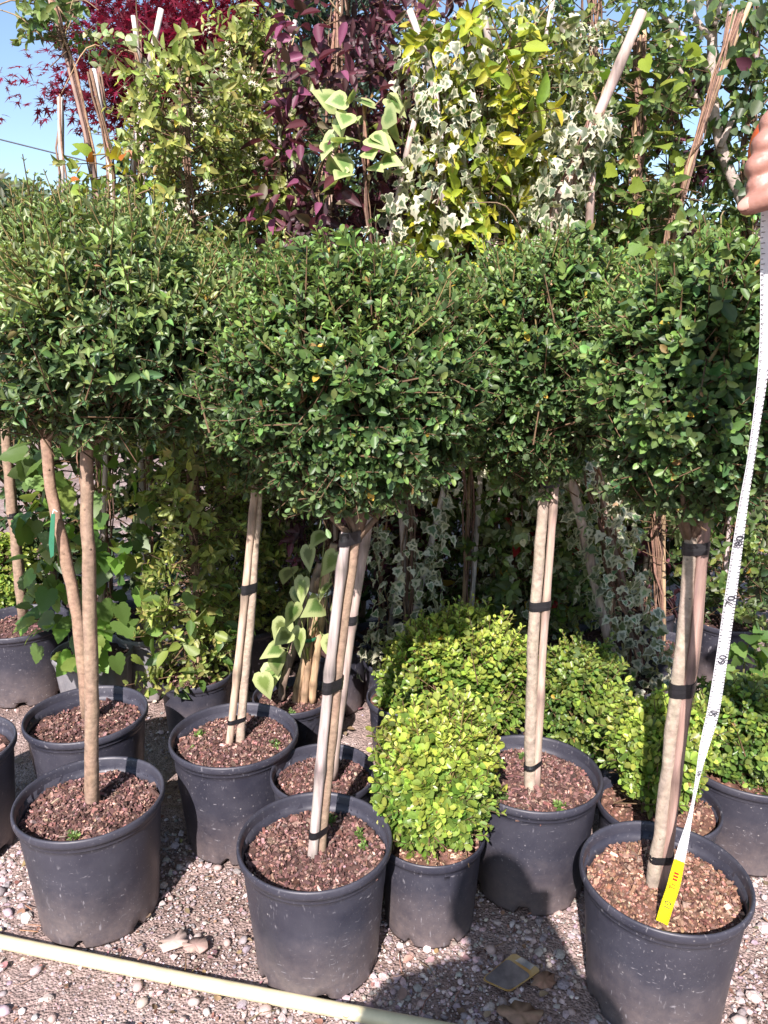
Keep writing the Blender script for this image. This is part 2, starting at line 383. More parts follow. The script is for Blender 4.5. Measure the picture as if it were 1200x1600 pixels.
def crown_geo(c, r, n, ln, pairs, Lf, wf, tmpl, c_old, c_new, lump=.10, up=.35, inner=.27, wild=.25, flat=0.0, wisps=0, wlen=.16, **kw):
    lf, tw = Acc(), Acc(); lm = Lump(9, 3.0); lm2 = Lump(9, 6.0); r = np.asarray(r); c = np.asarray(c)
    d = rand_dirs(int(n * 1.12)); d = d[(d[:, 1] < .35) | (rng.random(len(d)) < .55)]; n = len(d)
    shell = np.where(rng.random(n) < inner, rng.uniform(.45, .85, n), rng.uniform(.84, 1.02, n))
    g = 1 + lump * lm(d) + lump * .6 * lm2(d)
    sc_ = d * (shell * g)[:, None]
    if flat: sc_[:, 2] = np.where(sc_[:, 2] > 0, np.sign(sc_[:, 2]) * np.abs(sc_[:, 2]) ** (1 - flat), sc_[:, 2])
    P = c + sc_ * r
    D = nrm(d + A(0, 0, up) + rng.normal(0, .35, (n, 3)))
    L_ = ln * np.where(rng.random(n) < wild * .4, rng.uniform(1.2, 1.9, n), rng.uniform(.7, 1.15, n))
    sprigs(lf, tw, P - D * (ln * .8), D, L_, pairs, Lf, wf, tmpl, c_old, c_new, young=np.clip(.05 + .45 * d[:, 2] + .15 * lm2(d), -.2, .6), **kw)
    if wisps:
        d = rand_dirs(wisps); d[:, 2] = np.abs(d[:, 2]) * .9 + .15; d = nrm(d); q = c + d * r * (1 + lump * lm(d))[:, None] * .93
        kw = dict(kw); sprigs(lf, tw, q - d * .03, d * .5 + A(0, 0, .75) + rng.normal(0, .35, (wisps, 3)), wlen * rng.uniform(.5, 1.3, wisps), pairs + 2, Lf * .85, wf * .9, tmpl, np.asarray(c_new) * .8, np.asarray(c_new) * 1.15, tw=.0022, spread=(60, 30), ctw=(.2, .15, .06))
    return lf, tw
def branches(acc, base, c, r, k=14, r0=.011, cc=(.16, .11, .075)):
    for i in range(k):
        d = nrm(rng.normal(size=3) + A(0, 0, .5)); tip = c + d * r * .8
        mid = base + (tip - base) * .45 + rng.normal(0, .015, 3) + A(0, 0, -.01)
        p = resample([base - A(0, 0, .02), mid, tip], 6)
        acc.add(*tube(p, np.linspace(r0 * rng.uniform(.5, 1), .002, 6), 5), c=cc)

# ------------------------------------------------------------------ pots, mulch, stems
_potcache = {}
def pot(root, R, H, rb, mat='pot', fluted=False, soil=None, tilt=0.0):
    key = (round(R, 3), round(H, 3), round(rb, 3), mat, fluted)
    if key not in _potcache:
        soil_in = H - .07
        body = Acc(); k = 1.0
        prof = [(0.0, .004), (rb * .96, .004), (rb, .0), (rb * 1.012, .008)]
        for t in np.linspace(.08, .93, 12):
            prof.append((rb + (R * .955 - rb) * t, H * t))
        prof += [(R * .955, H - .026), (R * .935, H - .022), (R * .92, H - .05), (rb + (R * .9 - rb) * .75, H - .11), (0.0, H - .12)]
        fl = (lambda a: 1 + .018 * np.sign(np.sin(a * 14))) if fluted else None
        V, F = lathe(prof, 56, fl)
        # drainage notches: pull a few foot vertices inwards and up
        ang = np.arctan2(V[:, 1], V[:, 0]); foot = (V[:, 2] < .02) & (np.hypot(V[:, 0], V[:, 1]) > rb * .9)
        for q in range(6):
            s_ = foot & (np.abs((ang - (q * 1.047 + .25) + math.pi) % (2 * math.pi) - math.pi) < .085)
            V[s_, 0] *= .9; V[s_, 1] *= .9; V[s_, 2] += .016
        V += rng.normal(0, .0006, V.shape)
        body.add(V, F)
        rim = Acc()
        pr = [(R * .93, H - .035), (R * .95, H - .006), (R * .965, H), (R * .99, H + .001), (R, H - .004), (R * 1.003, H - .012), (R * .997, H - .019), (R * .975, H - .023), (R * .958, H - .024), (R * .956, H - .034)]
        rim.add(*lathe(pr, 64))
        _potcache[key] = (body.mesh('pot', M[mat]), rim.mesh('rim', M[mat]))
    b, r = _potcache[key]
    ob = bpy.data.objects.new('pot', b); col.objects.link(ob); ob.parent = root['e']; ob.rotation_euler.z = rng.uniform(0, 6.28)
    orim = bpy.data.objects.new('rim', r); col.objects.link(orim); orim.parent = ob
    return ob
BROWN = np.array([(.15, .080, .066), (.205, .122, .103), (.085, .046, .040), (.27, .178, .148), (.165, .085, .070), (.115, .062, .052)])
TAN = np.array([(.225, .125, .085), (.285, .175, .125), (.14, .072, .053), (.34, .23, .17), (.18, .095, .068), (.20, .10, .07)])
def mulch(root, R, z, n, pal=BROWN, weeds=0, mound=.012):
    n = int(n * 1.75)
    o = root['_o']; m = Acc(); lm = Lump(9, 1 / R * 2.5)
    rr = np.linspace(0, 1, 10); a = np.arange(40) / 40 * 6.2832
    X = np.outer(rr, np.cos(a)) * R; Y = np.outer(rr, np.sin(a)) * R
    bz = Lump(9, 3.2 / R)
    Z = z + mound * (1 - rr ** 2)[:, None] + .003 * rng.normal(size=X.shape) + .006 * bz(np.stack([X.ravel(), Y.ravel(), 0 * X.ravel()], 1)).reshape(X.shape)
    V = np.stack([X, Y, Z], -1).reshape(-1, 3) + o
    i = np.arange(9)[:, None] * 40; j = np.arange(40)[None]; j2 = (j + 1) % 40
    m.add(V, [np.stack([i + j, i + j2, i + 40 + j2, i + 40 + j], -1).reshape(-1, 4)], c=vary(pal[2] * .8, len(V), .25, .05))
    t = rng.uniform(0, 6.28, n); q = np.sqrt(rng.random(n)) * R * .985
    P = np.stack([q * np.cos(t), q * np.sin(t), 0 * t], 1); P[:, 2] = z + mound * (1 - (q / R) ** 2) + rng.uniform(-.001, .006, n) + .006 * bz(P); P = P + o
    d = nrm(rng.normal(size=(n, 3)) * A(1, 1, .55)); up = nrm(rng.normal(0, .55, (n, 3)) + A(0, 0, 1))
    b = nrm(np.cross(up, d)); nn = np.cross(d, b)
    n_big = .07; big = rng.random(n) < n_big
    hl = np.where(big, rng.uniform(.005, .0105, n), rng.uniform(.0014, .0044, n)); hw = hl * rng.uniform(.22, .7, n); ht = rng.uniform(.001, .003, n)
    cv = np.array([[x, y, w] for x in (-1, 1) for y in (-1, 1) for w in (-1, 1)], float)
    K = cv[None] * (1 + rng.normal(0, .22, (n, 8, 3)))
    V = P[:, None] + K[..., 0:1] * (hl[:, None, None] * d[:, None]) + K[..., 1:2] * (hw[:, None, None] * b[:, None]) + K[..., 2:3] * (ht[:, None, None] * nn[:, None])
    f = np.array([[0, 1, 3, 2], [4, 6, 7, 5], [0, 4, 5, 1], [2, 3, 7, 6], [0, 2, 6, 4], [1, 5, 7, 3]])
    cc = vary(pal[rng.integers(0, len(pal), n)], n, .38, .07)
    m.add(V.reshape(-1, 3), [(f[None] + np.arange(n)[:, None, None] * 8).reshape(-1, 4)], c=np.repeat(cc, 8, 0))
    ob = m.obj('bark_mulch', M['mulch'], root, smooth=False); ob['kind'] = 'stuff'
    for k in range(weeds):
        t = rng.uniform(0, 6.28); w = Acc()
        P = o + A(math.cos(t) * R * .72, math.sin(t) * R * .72, z + .006) + rng.normal(0, .004, (6, 3)) * A(1, 1, .1)
        sprigs(w, w, P, rng.normal(0, .5, (6, 3)) + A(0, 0, 1), .016, 3, .010, .6, 'oval', (.12, .2, .05), (.2, .3, .08), ctw=(.12, .2, .05))
        w.obj('weed', M['soft'], root)
    return ob
GREYCANE, TANCANE, BARK = (.36, .29, .24), (.44, .30, .18), (.27, .19, .135)
def stem(root, name, path, r0, r1, c, mat='bark', n=26, knots=0, sides=10, node=None, parent=None):
    p = resample(path, n); a = Acc(); rr = np.linspace(r0, r1, n)
    cc = np.repeat(np.asarray(c, float)[None], n, 0)
    if node:
        for k in range(2, n, node):
            rr[k] *= 1.18; cc[k] *= .5
            if k + 1 < n: cc[k + 1] *= .85
    else:
        rr = rr * (1 + .022 * rng.normal(size=n)); p[1:-1, :2] += rng.normal(0, r0 * .07, (n - 2, 2))
    V, F = tube(p, rr, sides, True, .03)
    a.add(V, F, c=vary(np.repeat(cc, sides, 0), n * sides, .07, .02))
    for k in range(knots):
        t = rng.uniform(.05, .92); q = p[int(t * n)]; dd = nrm(A(rng.normal(), -abs(rng.normal()), rng.uniform(.2, .8)))
        a.add(*tube([q + dd * r0 * .5, q + dd * r0 * 1.28], [r0 * .36, r0 * .18], 6), c=np.asarray(c) * .7)
    return a.obj(name, M[mat], root, parent)
def tie(root, zs, members, parent=None):
    """black tape wound round a trunk and its stake(s)"""
    for z, h in zs:
        pts = []
        for p, r in members:
            q = pathz(p, z)
            for t in np.arange(20) * .314: pts.append((q[0] + (r + .0018) * math.cos(t), q[1] + (r + .0018) * math.sin(t)))
        hp = hull2(pts); m = len(hp); c = hp.mean(0)
        q0, q1 = pathz(members[0][0], z - h), pathz(members[0][0], z + h); sh = (q1 - q0) / (2 * h)
        a = Acc(); rings = []
        for zz, k in ((-h, .96), (-h, 1.0), (-h * .3, 1.03), (h * .25, 1.0), (h * .3, 1.04), (h, 1.02), (h, .96)):
            tl = .12 * (hp[:, 0] - c[0])
            rings.append(np.concatenate([c + (hp - c) * k + sh[:2] * zz, (z + zz + tl)[:, None]], 1))
        i = np.arange(len(rings) - 1)[:, None] * m; j = np.arange(m)[None]; j2 = (j + 1) % m
        a.add(np.concatenate(rings), [np.stack([i + j, i + j2, i + m + j2, i + m + j], -1).reshape(-1, 4)])
        a.obj('tape_band', M['tape'], root, parent, smooth=False)
def pxpath(pts, Y): return np.array([at(x, y, Y) for x, y in pts])
def toground(path, base, z):                    # finish a pixel path at a point in the soil
    return np.concatenate([path, [A(base[0], base[1], z)]])

# ------------------------------------------------------------------ ground
g = Acc()
def axis_(a, b, step, far): 
    inner_ = np.arange(a, b + 1e-6, step); out = []
    s, x = step, b
    while x < far: s *= 1.5; x += s; out.append(x)
    lo = []; s, x = step, a
    while x > -far: s *= 1.5; x -= s; lo.append(x)
    return np.r_[lo[::-1], inner_, out]
gx, gy = axis_(-1.6, 1.6, .025, 700), axis_(.6, 3.2, .025, 700)
X, Y = np.meshgrid(gx, gy, indexing='ij'); near = np.exp(-(np.maximum(0, np.abs(X) - 2) ** 2 + np.maximum(0, np.abs(Y - 2) - 1.5) ** 2))
lm = Lump(12, 6); pts = np.stack([X.ravel(), Y.ravel(), 0 * X.ravel()], 1)
Z = (lm(pts) * .004 + rng.normal(0, .0016, pts.shape[0])).reshape(X.shape) * near - .004
nX, nY = X.shape
V = np.stack([X, Y, Z], -1).reshape(-1, 3); i = np.arange(nX - 1)[:, None] * nY; j = np.arange(nY - 1)[None]
g.add(V, [np.stack([i + j, i + nY + j, i + nY + j + 1, i + j + 1], -1).reshape(-1, 4)])
ground = g.obj('ground', M['ground']); ground['kind'] = 'structure'

POTS = {}   # name -> x, y, R, H, foot radius
for k, x, y, R, H in (('A', -.735, 1.669, .18, .323), ('B', -.159, 1.514, .178, .319), ('C', .605, 1.400, .178, .318), ('D', -.43, 1.961, .183, .328),
                      ('E', .39, 1.774, .181, .326), ('G', -.905, 2.09, .18, .322), ('H', -.165, 1.82, .142, .295), ('F', .115, 1.635, .135, .25),
                      ('M', .72, 1.75, .158, .25), ('N', 1.04, 1.93, .195, .27), ('O', -1.225, 1.9, .18, .323), ('K', -1.47, 2.86, .19, .31),
                      ('L', -1.12, 2.70, .15, .255), ('W', -.955, 2.86, .125, .27), ('J', -.68, 2.52, .133, .25), ('I', -.31, 2.345, .135, .25),
                      ('X', -.56, 2.95, .13, .26), ('R', 1.08, 2.75, .14, .26)):
    POTS[k] = (x, y, R, H)
potarr = np.array([(v[0], v[1], v[2] * .78) for v in POTS.values()])
def clear(P, m=0.0): return (np.hypot(P[:, None, 0] - potarr[None, :, 0], P[:, None, 1] - potarr[None, :, 1]) > potarr[None, :, 2] + m).all(1)

# gravel: 300 larger stones as pieces of the ground, the rest one mass
def ico():
    t = (1 + 5 ** .5) / 2
    v = nrm(np.array([(-1, t, 0), (1, t, 0), (-1, -t, 0), (1, -t, 0), (0, -1, t), (0, 1, t), (0, -1, -t), (0, 1, -t), (t, 0, -1), (t, 0, 1), (-t, 0, -1), (-t, 0, 1)]))
    f = np.array([(0, 11, 5), (0, 5, 1), (0, 1, 7), (0, 7, 10), (0, 10, 11), (1, 5, 9), (5, 11, 4), (11, 10, 2), (10, 7, 6), (7, 1, 8), (3, 9, 4), (3, 4, 2), (3, 2, 6), (3, 6, 8), (3, 8, 9), (4, 9, 5), (2, 4, 11), (6, 2, 10), (8, 6, 7), (9, 8, 1)])
    return v, f
IV, IF = ico()
STONE = np.array([(.40, .315, .30), (.45, .375, .355), (.33, .28, .275), (.50, .44, .41), (.39, .295, .27), (.28, .245, .25)])
n = 41000
P = np.stack([rng.uniform(-1.5, 1.35, n), rng.uniform(.95, 3.0, n) ** 1.0, np.zeros(n)], 1)
lmg = Lump(10, 5.5); dens = .56 + .46 * lmg(P)
keep = clear(P) & (rng.random(n) < np.clip(dens, .12, 1)) & ~((P[:, 1] > 1.95) & (rng.random(n) < .75))
P = P[keep]; n = len(P)
sz = np.exp(rng.normal(math.log(.0046), .45, n)).clip(.002, .012)
K = IV[None] * (1 + rng.normal(0, .13, (n, 12, 1))) * (sz[:, None, None] * rng.uniform(.65, 1.25, (n, 1, 3)) * A(1, 1, .72))
a = rng.uniform(0, 6.28, n); ca, sa = np.cos(a)[:, None], np.sin(a)[:, None]
K = np.stack([K[..., 0] * ca - K[..., 1] * sa, K[..., 0] * sa + K[..., 1] * ca, K[..., 2]], -1)
P[:, 2] = sz * rng.uniform(.0, .55, n) - .002
gr = Acc(); gr.add((K + P[:, None]).reshape(-1, 3), [(IF[None] + np.arange(n)[:, None, None] * 12).reshape(-1, 3)], c=np.repeat(vary(STONE[rng.integers(0, 6, n)], n, .22, .05), 12, 0))
nt_ = 17000; P = np.stack([rng.uniform(-1.15, 1.1, nt_), rng.uniform(.95, 1.9, nt_), rng.uniform(-.003, .001, nt_)], 1); P = P[clear(P)]; nt_ = len(P)
ov = np.array([(1, 0, 0), (-1, 0, 0), (0, 1, 0), (0, -1, 0), (0, 0, .7), (0, 0, -.7)], float); of = np.array([(0, 2, 4), (2, 1, 4), (1, 3, 4), (3, 0, 4), (2, 0, 5), (1, 2, 5), (3, 1, 5), (0, 3, 5)])
a = rng.uniform(0, 6.28, nt_); ca, sa = np.cos(a)[:, None], np.sin(a)[:, None]; K = ov[None] * (1 + rng.normal(0, .3, (nt_, 6, 1))) * rng.uniform(.0016, .0042, (nt_, 1, 1))
K = np.stack([K[..., 0] * ca - K[..., 1] * sa, K[..., 0] * sa + K[..., 1] * ca, K[..., 2]], -1)
gr.add((K + P[:, None]).reshape(-1, 3), [(of[None] + np.arange(nt_)[:, None, None] * 6).reshape(-1, 3)], c=np.repeat(vary(STONE[rng.integers(0, 6, nt_)] * .85, nt_, .3, .06), 6, 0))
o = gr.obj('gravel', M['stone'], smooth=False); o['kind'] = 'stuff'; o['label'] = 'pinkish grey gravel strewn over the dirt between the pots'
def stone_mesh(k):
    m = Acc(); v = np.concatenate([IV, nrm((IV[IF[:, 0]] + IV[IF[:, 1]] + IV[IF[:, 2]]))])
    f = []
    for q, (x, y, z) in enumerate(IF): f += [(x, y, 12 + q), (y, z, 12 + q), (z, x, 12 + q)]
    v = v * (1 + rng.normal(0, .09, (32, 1))) * A(1, rng.uniform(.6, .95), rng.uniform(.45, .75))
    m.add(v, [np.array(IF)] if False else [np.array(f)], c=vary(STONE[k % 6], 1, .15, .04)[0]); return m.mesh('stone', M['stone'], smooth=k % 2 == 0)
SM = [stone_mesh(k) for k in range(14)]
cnt = 0; placed = []
while cnt < 300:
    x, y = rng.uniform(-1.25, 1.1), .98 + 1.3 * rng.random() ** 1.6
    if not clear(A(x, y, 0)[None], .012)[0]: continue
    s = float(np.clip(np.exp(rng.normal(math.log(.0120), .30)), .0085, .026))
    if any((x - q[0]) ** 2 + (y - q[1]) ** 2 < (.8 * (s + q[2])) ** 2 for q in placed): continue
    placed.append((x, y, s))
    o = bpy.data.objects.new('stone', SM[cnt % 14]); col.objects.link(o); o.parent = ground
    o.location = (x * U, y * U, s * .35 * U); o.scale = (s,) * 3; o.rotation_euler = (rng.normal(0, .15), rng.normal(0, .15), rng.uniform(0, 6.28)); cnt += 1
# leaf litter and twigs
lt = Acc(); n = 420
P = np.stack([rng.uniform(-1.3, 1.25, n), rng.uniform(1.0, 3.0, n), rng.uniform(.004, .016, n)], 1); P = P[clear(P)]; n = len(P)
DRY = np.array([(.27, .18, .13), (.36, .26, .20), (.19, .115, .08), (.31, .21, .13)])
place(lt, 'broad', P, rand_dirs(n) * A(1, 1, .15), rng.normal(0, .35, (n, 3)) + A(0, 0, 1), rng.uniform(.010, .032, n), .8, vary(DRY[rng.integers(0, 4, n)], n))
nb = 2600; P = np.stack([rng.uniform(-1.3, 1.25, nb), rng.uniform(1.0, 2.4, nb), rng.uniform(.0, .006, nb)], 1); P = P[clear(P) & (rng.random(nb) < np.clip(.5 - .5 * lmg(P), .05, 1))]; nb = len(P)
place(lt, 'broad', P, rand_dirs(nb) * A(1, 1, .3), rng.normal(0, .5, (nb, 3)) + A(0, 0, 1), rng.uniform(.005, .016, nb), .7, vary(np.array([(.20, .105, .08), (.13, .075, .06), (.27, .17, .13)])[rng.integers(0, 3, nb)], nb))
for k in range(160):
    p = A(rng.uniform(-1.2, 1.2), rng.uniform(1.0, 2.3), .008); d = nrm(rng.normal(size=3) * A(1, 1, .05)) * rng.uniform(.02, .07)
    if clear(p[None])[0]: lt.add(*tube([p, p + d * .5 + rng.normal(0, .004, 3) * A(1, 1, .2), p + d], [.0016, .0014, .001], 4), c=vary((.26, .17, .11), 1)[0])
o = lt.obj('leaf_litter', M['dry']); o['kind'] = 'stuff'; o['label'] = 'dry brown leaves, flakes and bits of twig lying on the gravel'

# ------------------------------------------------------------------ standard trees in black pots
SPEC = dict(
    holly=dict(ln=.052, pairs=5, Lf=.0182, wf=.60, tmpl='oval', c_old=(.052, .102, .036), c_new=(.15, .235, .06), mat='holly'),
    privet=dict(ln=.075, pairs=5, Lf=.0232, wf=.47, tmpl='lance', c_old=(.062, .115, .046), c_new=(.19, .26, .08), mat='privet'),
    olive=dict(ln=.10, pairs=5, Lf=.027, wf=.42, tmpl='lance', c_old=(.085, .13, .04), c_new=(.22, .27, .09), mat='privet'),
    box=dict(ln=.05, pairs=5, Lf=.0205, wf=.74, tmpl='oval', c_old=(.12, .205, .038), c_new=(.33, .40, .072), mat='box'),
    darkbox=dict(ln=.05, pairs=5, Lf=.019, wf=.7, tmpl='oval', c_old=(.075, .14, .034), c_new=(.22, .29, .055), mat='box'),
)
def add_crown(root, cpx, Y, r, spec, n, base=None, name='crown', **kw):
    c = at(*cpx, Y) if len(cpx) == 2 else np.asarray(cpx)
    s = dict(SPEC[spec]); mat = s.pop('mat')
    for k in list(kw):
        if k in s: s[k] = kw.pop(k)
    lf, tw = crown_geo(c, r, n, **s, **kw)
    if base is not None: branches(tw, base, c, np.asarray(r))
    o = lf.obj(name, M[mat], root); t = tw.obj('twigs', M['twig'], root, o)
    return o
def stdtree(key, label, spec, trunk, tr, crown, r, n, canes=(), ties=(), soil=.045, mul=1500, pal=BROWN, weeds=0, tint=BARK, dy=0.0, knots=10, **kw):
    x, y, R, H = POTS[key]
    root = thing('potted_tree', label, 'tree', (x, y, 0), 'standard trees in black pots')
    pot(root, R, H, R * .80)
    sz = H - soil
    mulch(root, R * .9, sz, mul, pal, weeds)
    tp = toground(pxpath(trunk, y + dy), gz(*trunk[-1], sz) if abs(gz(*trunk[-1], sz)[1] - y) < R * .8 else (x, y), sz - .02)
    r0, r1 = tr[0] * upp(tp[0]), tr[1] * upp(tp[-2])
    c = at(*crown, y)
    stem(root, 'trunk', np.concatenate([[tp[0] * .35 + c * .65], tp]), r0, r1, tint, knots=knots)
    mem = [(tp, (r0 + r1) / 2)]
    for pts, pr, cc, cdy in canes:
        cp = pxpath(pts, y + cdy); q = gz(*pts[-1], sz)
        cp = np.concatenate([cp, [cp[-1] + (cp[-1] - cp[-2]) * .08]])
        rad = pr * upp(cp[0])
        stem(root, 'cane', cp, rad * .95, rad * 1.05, cc, 'cane', n=22, node=6)
        mem.append((cp, rad))
    for (py, h, ids) in ties:
        px = np.interp(py, [p[1] for p in trunk], [p[0] for p in trunk])
        tie(root, [(at(px, py, y)[2], h)], [mem[i] for i in ids])
    add_crown(root, crown, y, r, spec, n, base=tp[0], **kw)
    return root
stdtree('B', 'round glossy green standard tree with two-cane trunk in the front centre black pot', 'holly',
        [(558, 830), (534, 1000), (519, 1150), (500, 1335)], (7.5, 8), (550, 600), (.262, .25, .258), 2300,
        canes=[([(541, 832), (520, 1000), (505, 1150), (487, 1352)], 8.5, (.40, .34, .31), -.015)], ties=[(838, .014, (0, 1)), (1067, .014, (0, 1)), (1295, .009, (0, 1))], weeds=3, pal=BROWN, wisps=170, wlen=.07)
stdtree('C', 'glossy green standard tree measured by the tape, in the front right black pot', 'holly',
        [(1080, 832), (1066, 1010), (1051, 1125), (1034, 1275), (1019, 1388)], (9.5, 10.5), (1092, 592), (.205, .22, .252), 2100,
        canes=[([(1104, 785), (1098, 853), (1085, 1010), (1066, 1125), (1050, 1275), (1036, 1398)], 9, (.30, .20, .165), -.006), ([(1110, 790), (1103, 853), (1092, 1010), (1073, 1125), (1053, 1275), (1040, 1385)], 4.5, (.22, .15, .12), .006)],
        ties=[(855, .012, (0, 1)), (1075, .015, (0, 1, 2)), (1338, .009, (0, 1, 2))], pal=TAN, mul=2000, soil=.05, tint=(.34, .28, .22), knots=4, wisps=150, wlen=.07)
stdtree('E', 'glossy green standard tree behind the box bush, its pot half in shadow', 'holly',
        [(852, 750), (845, 830), (833, 1000), (829, 1150), (828, 1240)], (8, 9.5), (832, 558), (.255, .24, .27), 2000,
        canes=[([(868, 745), (862, 830), (849, 1000), (842, 1150), (837, 1238)], 6.5, (.42, .31, .25), -.004)], ties=[(753, .012, (0, 1)), (945, .012, (0, 1)), (1190, .006, (0, 1))], weeds=3, tint=(.34, .28, .22), knots=4, wisps=170, wlen=.07)
stdtree('D', 'green standard tree staked with a slim leaning cane, behind the front row of pots', 'holly',
        [(405, 755), (392, 960), (379, 1100), (374, 1165)], (6, 7), (412, 575), (.27, .25, .29), 1500, canes=[([(399, 756), (380, 960), (365, 1100), (356, 1182)], 6, (.48, .36, .27), -.012)], wisps=120, wlen=.08,
        ties=[(918, .014, (0, 1)), (1123, .007, (0, 1))], weeds=3, tint=(.38, .30, .23))
stdtree('H', 'green standard tree half hidden behind the front centre pot', 'holly',
        [(563, 805), (543, 1000), (520, 1195)], (8, 9), (640, 545), (.22, .22, .22), 800, canes=[([(577, 808), (552, 960), (527, 1145), (520, 1210)], 7.5, (.37, .29, .25), -.015)],
        ties=[(965, .012, (0, 1))], mul=800, soil=.04)
stdtree('A', 'loose leafed privet standard with bare knobbly trunk in the left front pot beside the pipe', 'privet',
        [(134, 685), (137, 850), (142, 1000), (143, 1150), (143, 1252)], (9.5, 11.5), (180, 535), (.335, .26, .205), 1500, mul=1500, weeds=1, knots=22, lump=.15, soil=.04, wisps=170, wlen=.13)
stdtree('G', 'privet standard with trunk leaning left behind the left front tree', 'privet',
        [(68, 680), (84, 790), (105, 880), (122, 970), (131, 1060), (136, 1112)], (8, 10), (115, 475), (.37, .28, .235), 1500, mul=800, knots=16, lump=.15, wisps=260, wlen=.13, tint=(.30, .20, .14), soil=.05)
stdtree('K', 'leggy standard tree with thin staked trunk in the tall pot at far left', 'olive',
        [(6, 655), (22, 830), (36, 965)], (7, 8), (40, 460), (.42, .3, .2), 800, canes=[([(14, 700), (30, 850), (42, 970)], 4, (.2, .15, .12), .02)], mul=400, lump=.2, wild=.8, up=.8, wisps=150, wlen=.2, ties=[(805, .01, (0, 1))])
x, y, R, H = POTS['O']
root = thing('potted_tree', 'black pot cut off by the left edge beside the left front tree', 'tree', (x, y, 0), 'standard trees in black pots')
pot(root, R, H, R * .80); mulch(root, R * .9, H - .05, 400)
stem(root, 'trunk', [(x - .1, y, 1.0), (x - .02, y, .6), (x, y, .25)], .014, .016, BARK)
add_crown(root, (x - .12, y, 1.18), 0, (.22, .25, .24), 'privet', 500, base=A(x - .1, y, .98))

# ------------------------------------------------------------------ box bushes
def boxbush(key, label, crown, Y, r, n, spec='box', xy=None, R=None, H=None, mul=500, **kw):
    if key: x, y, R, H = POTS[key]
    else: x, y = xy
    root = thing('potted_box_bush', label, 'bush', (x, y, 0), 'clipped box bushes')
    pot(root, R, H, R * .82); mulch(root, R * .9, H - .03, mul, TAN)
    s = Acc()
    c = at(*crown, Y)
    for k in range(7):
        d = A(rng.normal(0, .03), rng.normal(0, .03), 0)
        s.add(*tube(resample([A(x, y, H - .05) + d * .3, (A(x, y, H) + c) / 2 + d, c + d * 1.5], 5), np.linspace(.005, .002, 5), 5), c=(.3, .22, .14))
    s.obj('stems', M['twig'], root)
    add_crown(root, crown, Y, r, spec, n, **kw)
boxbush('F', 'lime green box bush in the small black pot at front centre', (679, 1212), 1.635, (.132, .13, .175), 1150, up=.8, lump=.10, wisps=70, wlen=.07, wild=.9)
boxbush(None, 'bright box bush behind the front box bush, left of the pale trunk', (728, 1062), 2.12, (.205, .18, .19), 1100, xy=(.25, 2.14), R=.14, H=.24, up=.7, lump=.2, wild=.9, mul=50, wisps=80, wlen=.09)
boxbush(None, 'shaded box bush below the trailing ivy, behind the front box bush', (660, 1070), 2.35, (.16, .16, .2), 600, xy=(.08, 2.36), R=.14, H=.24, up=.6, mul=50)
boxbush(None, 'darker box bush just right of the pale trunk at centre right', (908, 1095), 2.1, (.132, .15, .19), 850, wisps=50, wlen=.08, xy=(.56, 2.12), R=.14, H=.24, up=.6, spec='darkbox', mul=50)
boxbush('M', 'yellowish box bush behind the measured tree', (1030, 1165), 1.75, (.142, .13, .135), 850, up=.6, lump=.12)
boxbush('N', 'box bush in the wide black pot at the right edge', (1165, 1150), 1.93, (.18, .16, .17), 900, spec='darkbox', up=.6)
boxbush(None, 'yellow green bush peeping out at the far left edge behind the tall pot', (8, 900), 3.15, (.14, .14, .22), 400, xy=(-1.58, 3.2), R=.14, H=.24, mul=30)

# ------------------------------------------------------------------ climbers on canes
CL = dict(
    jasmine=dict(Lf=.040, wf=.5, tmpl='broad', c_old=(.19, .235, .06), c_new=(.44, .45, .13), mat='soft'),
    green=dict(Lf=.042, wf=.62, tmpl='broad', c_old=(.08, .13, .035), c_new=(.20, .25, .06), mat='soft'),
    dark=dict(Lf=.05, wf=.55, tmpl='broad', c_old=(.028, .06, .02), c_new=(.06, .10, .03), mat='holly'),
    golden=dict(Lf=.05, wf=.5, tmpl='broad', c_old=(.20, .25, .03), c_new=(.50, .47, .04), mat='soft'),
    purple=dict(Lf=.058, wf=.45, tmpl='broad', c_old=(.06, .028, .032), c_new=(.13, .03, .055), mat='purple'),
    cream=dict(Lf=.034, wf=.75, tmpl='broad', c_old=(.22, .26, .11), c_new=(.46, .46, .28), mat='soft'),
)
def leaf_pieces(root, name, mat, tmpl, pos, ax, nor, Ls, wf, cols, parent=None, variants=5):
    """large leaves, each an object of its own; alike ones share mesh data"""
    ms = []
    for k in range(variants):
        a = Acc(); V, F, E = T[tmpl][k % len(T[tmpl])]
        a.add(V * A(1, wf, 1), F, c=vary(cols[k % len(cols)], 1, .1, .05)[0], e=E); ms.append(a.mesh(name, M[mat]))
    ax = nrm(ax); nor = nrm(nor - ax * (nor * ax).sum(1, keepdims=True)); b = np.cross(nor, ax)
    for i in range(len(pos)):
        o = bpy.data.objects.new(name, ms[int(rng.integers(0, variants))]); col.objects.link(o); o.parent = parent or root['e']
        m = np.eye(4); m[:3, 0] = ax[i] * Ls[i]; m[:3, 1] = b[i] * Ls[i]; m[:3, 2] = nor[i] * Ls[i]; m[:3, 3] = (pos[i] - root['_o']) * U
        o.matrix_local = Matrix(m.tolist())
def along(path, n, lo=0, hi=1):
    p = resample(path, 60); t = rng.uniform(lo, hi, n) * 58.99; i = t.astype(int); f = (t - i)[:, None]
    return p[i] * (1 - f) + p[i + 1] * f
def horiz(n):
    a = rng.uniform(0, 6.2832, n); return np.stack([np.cos(a), np.sin(a), np.zeros(n)], 1)
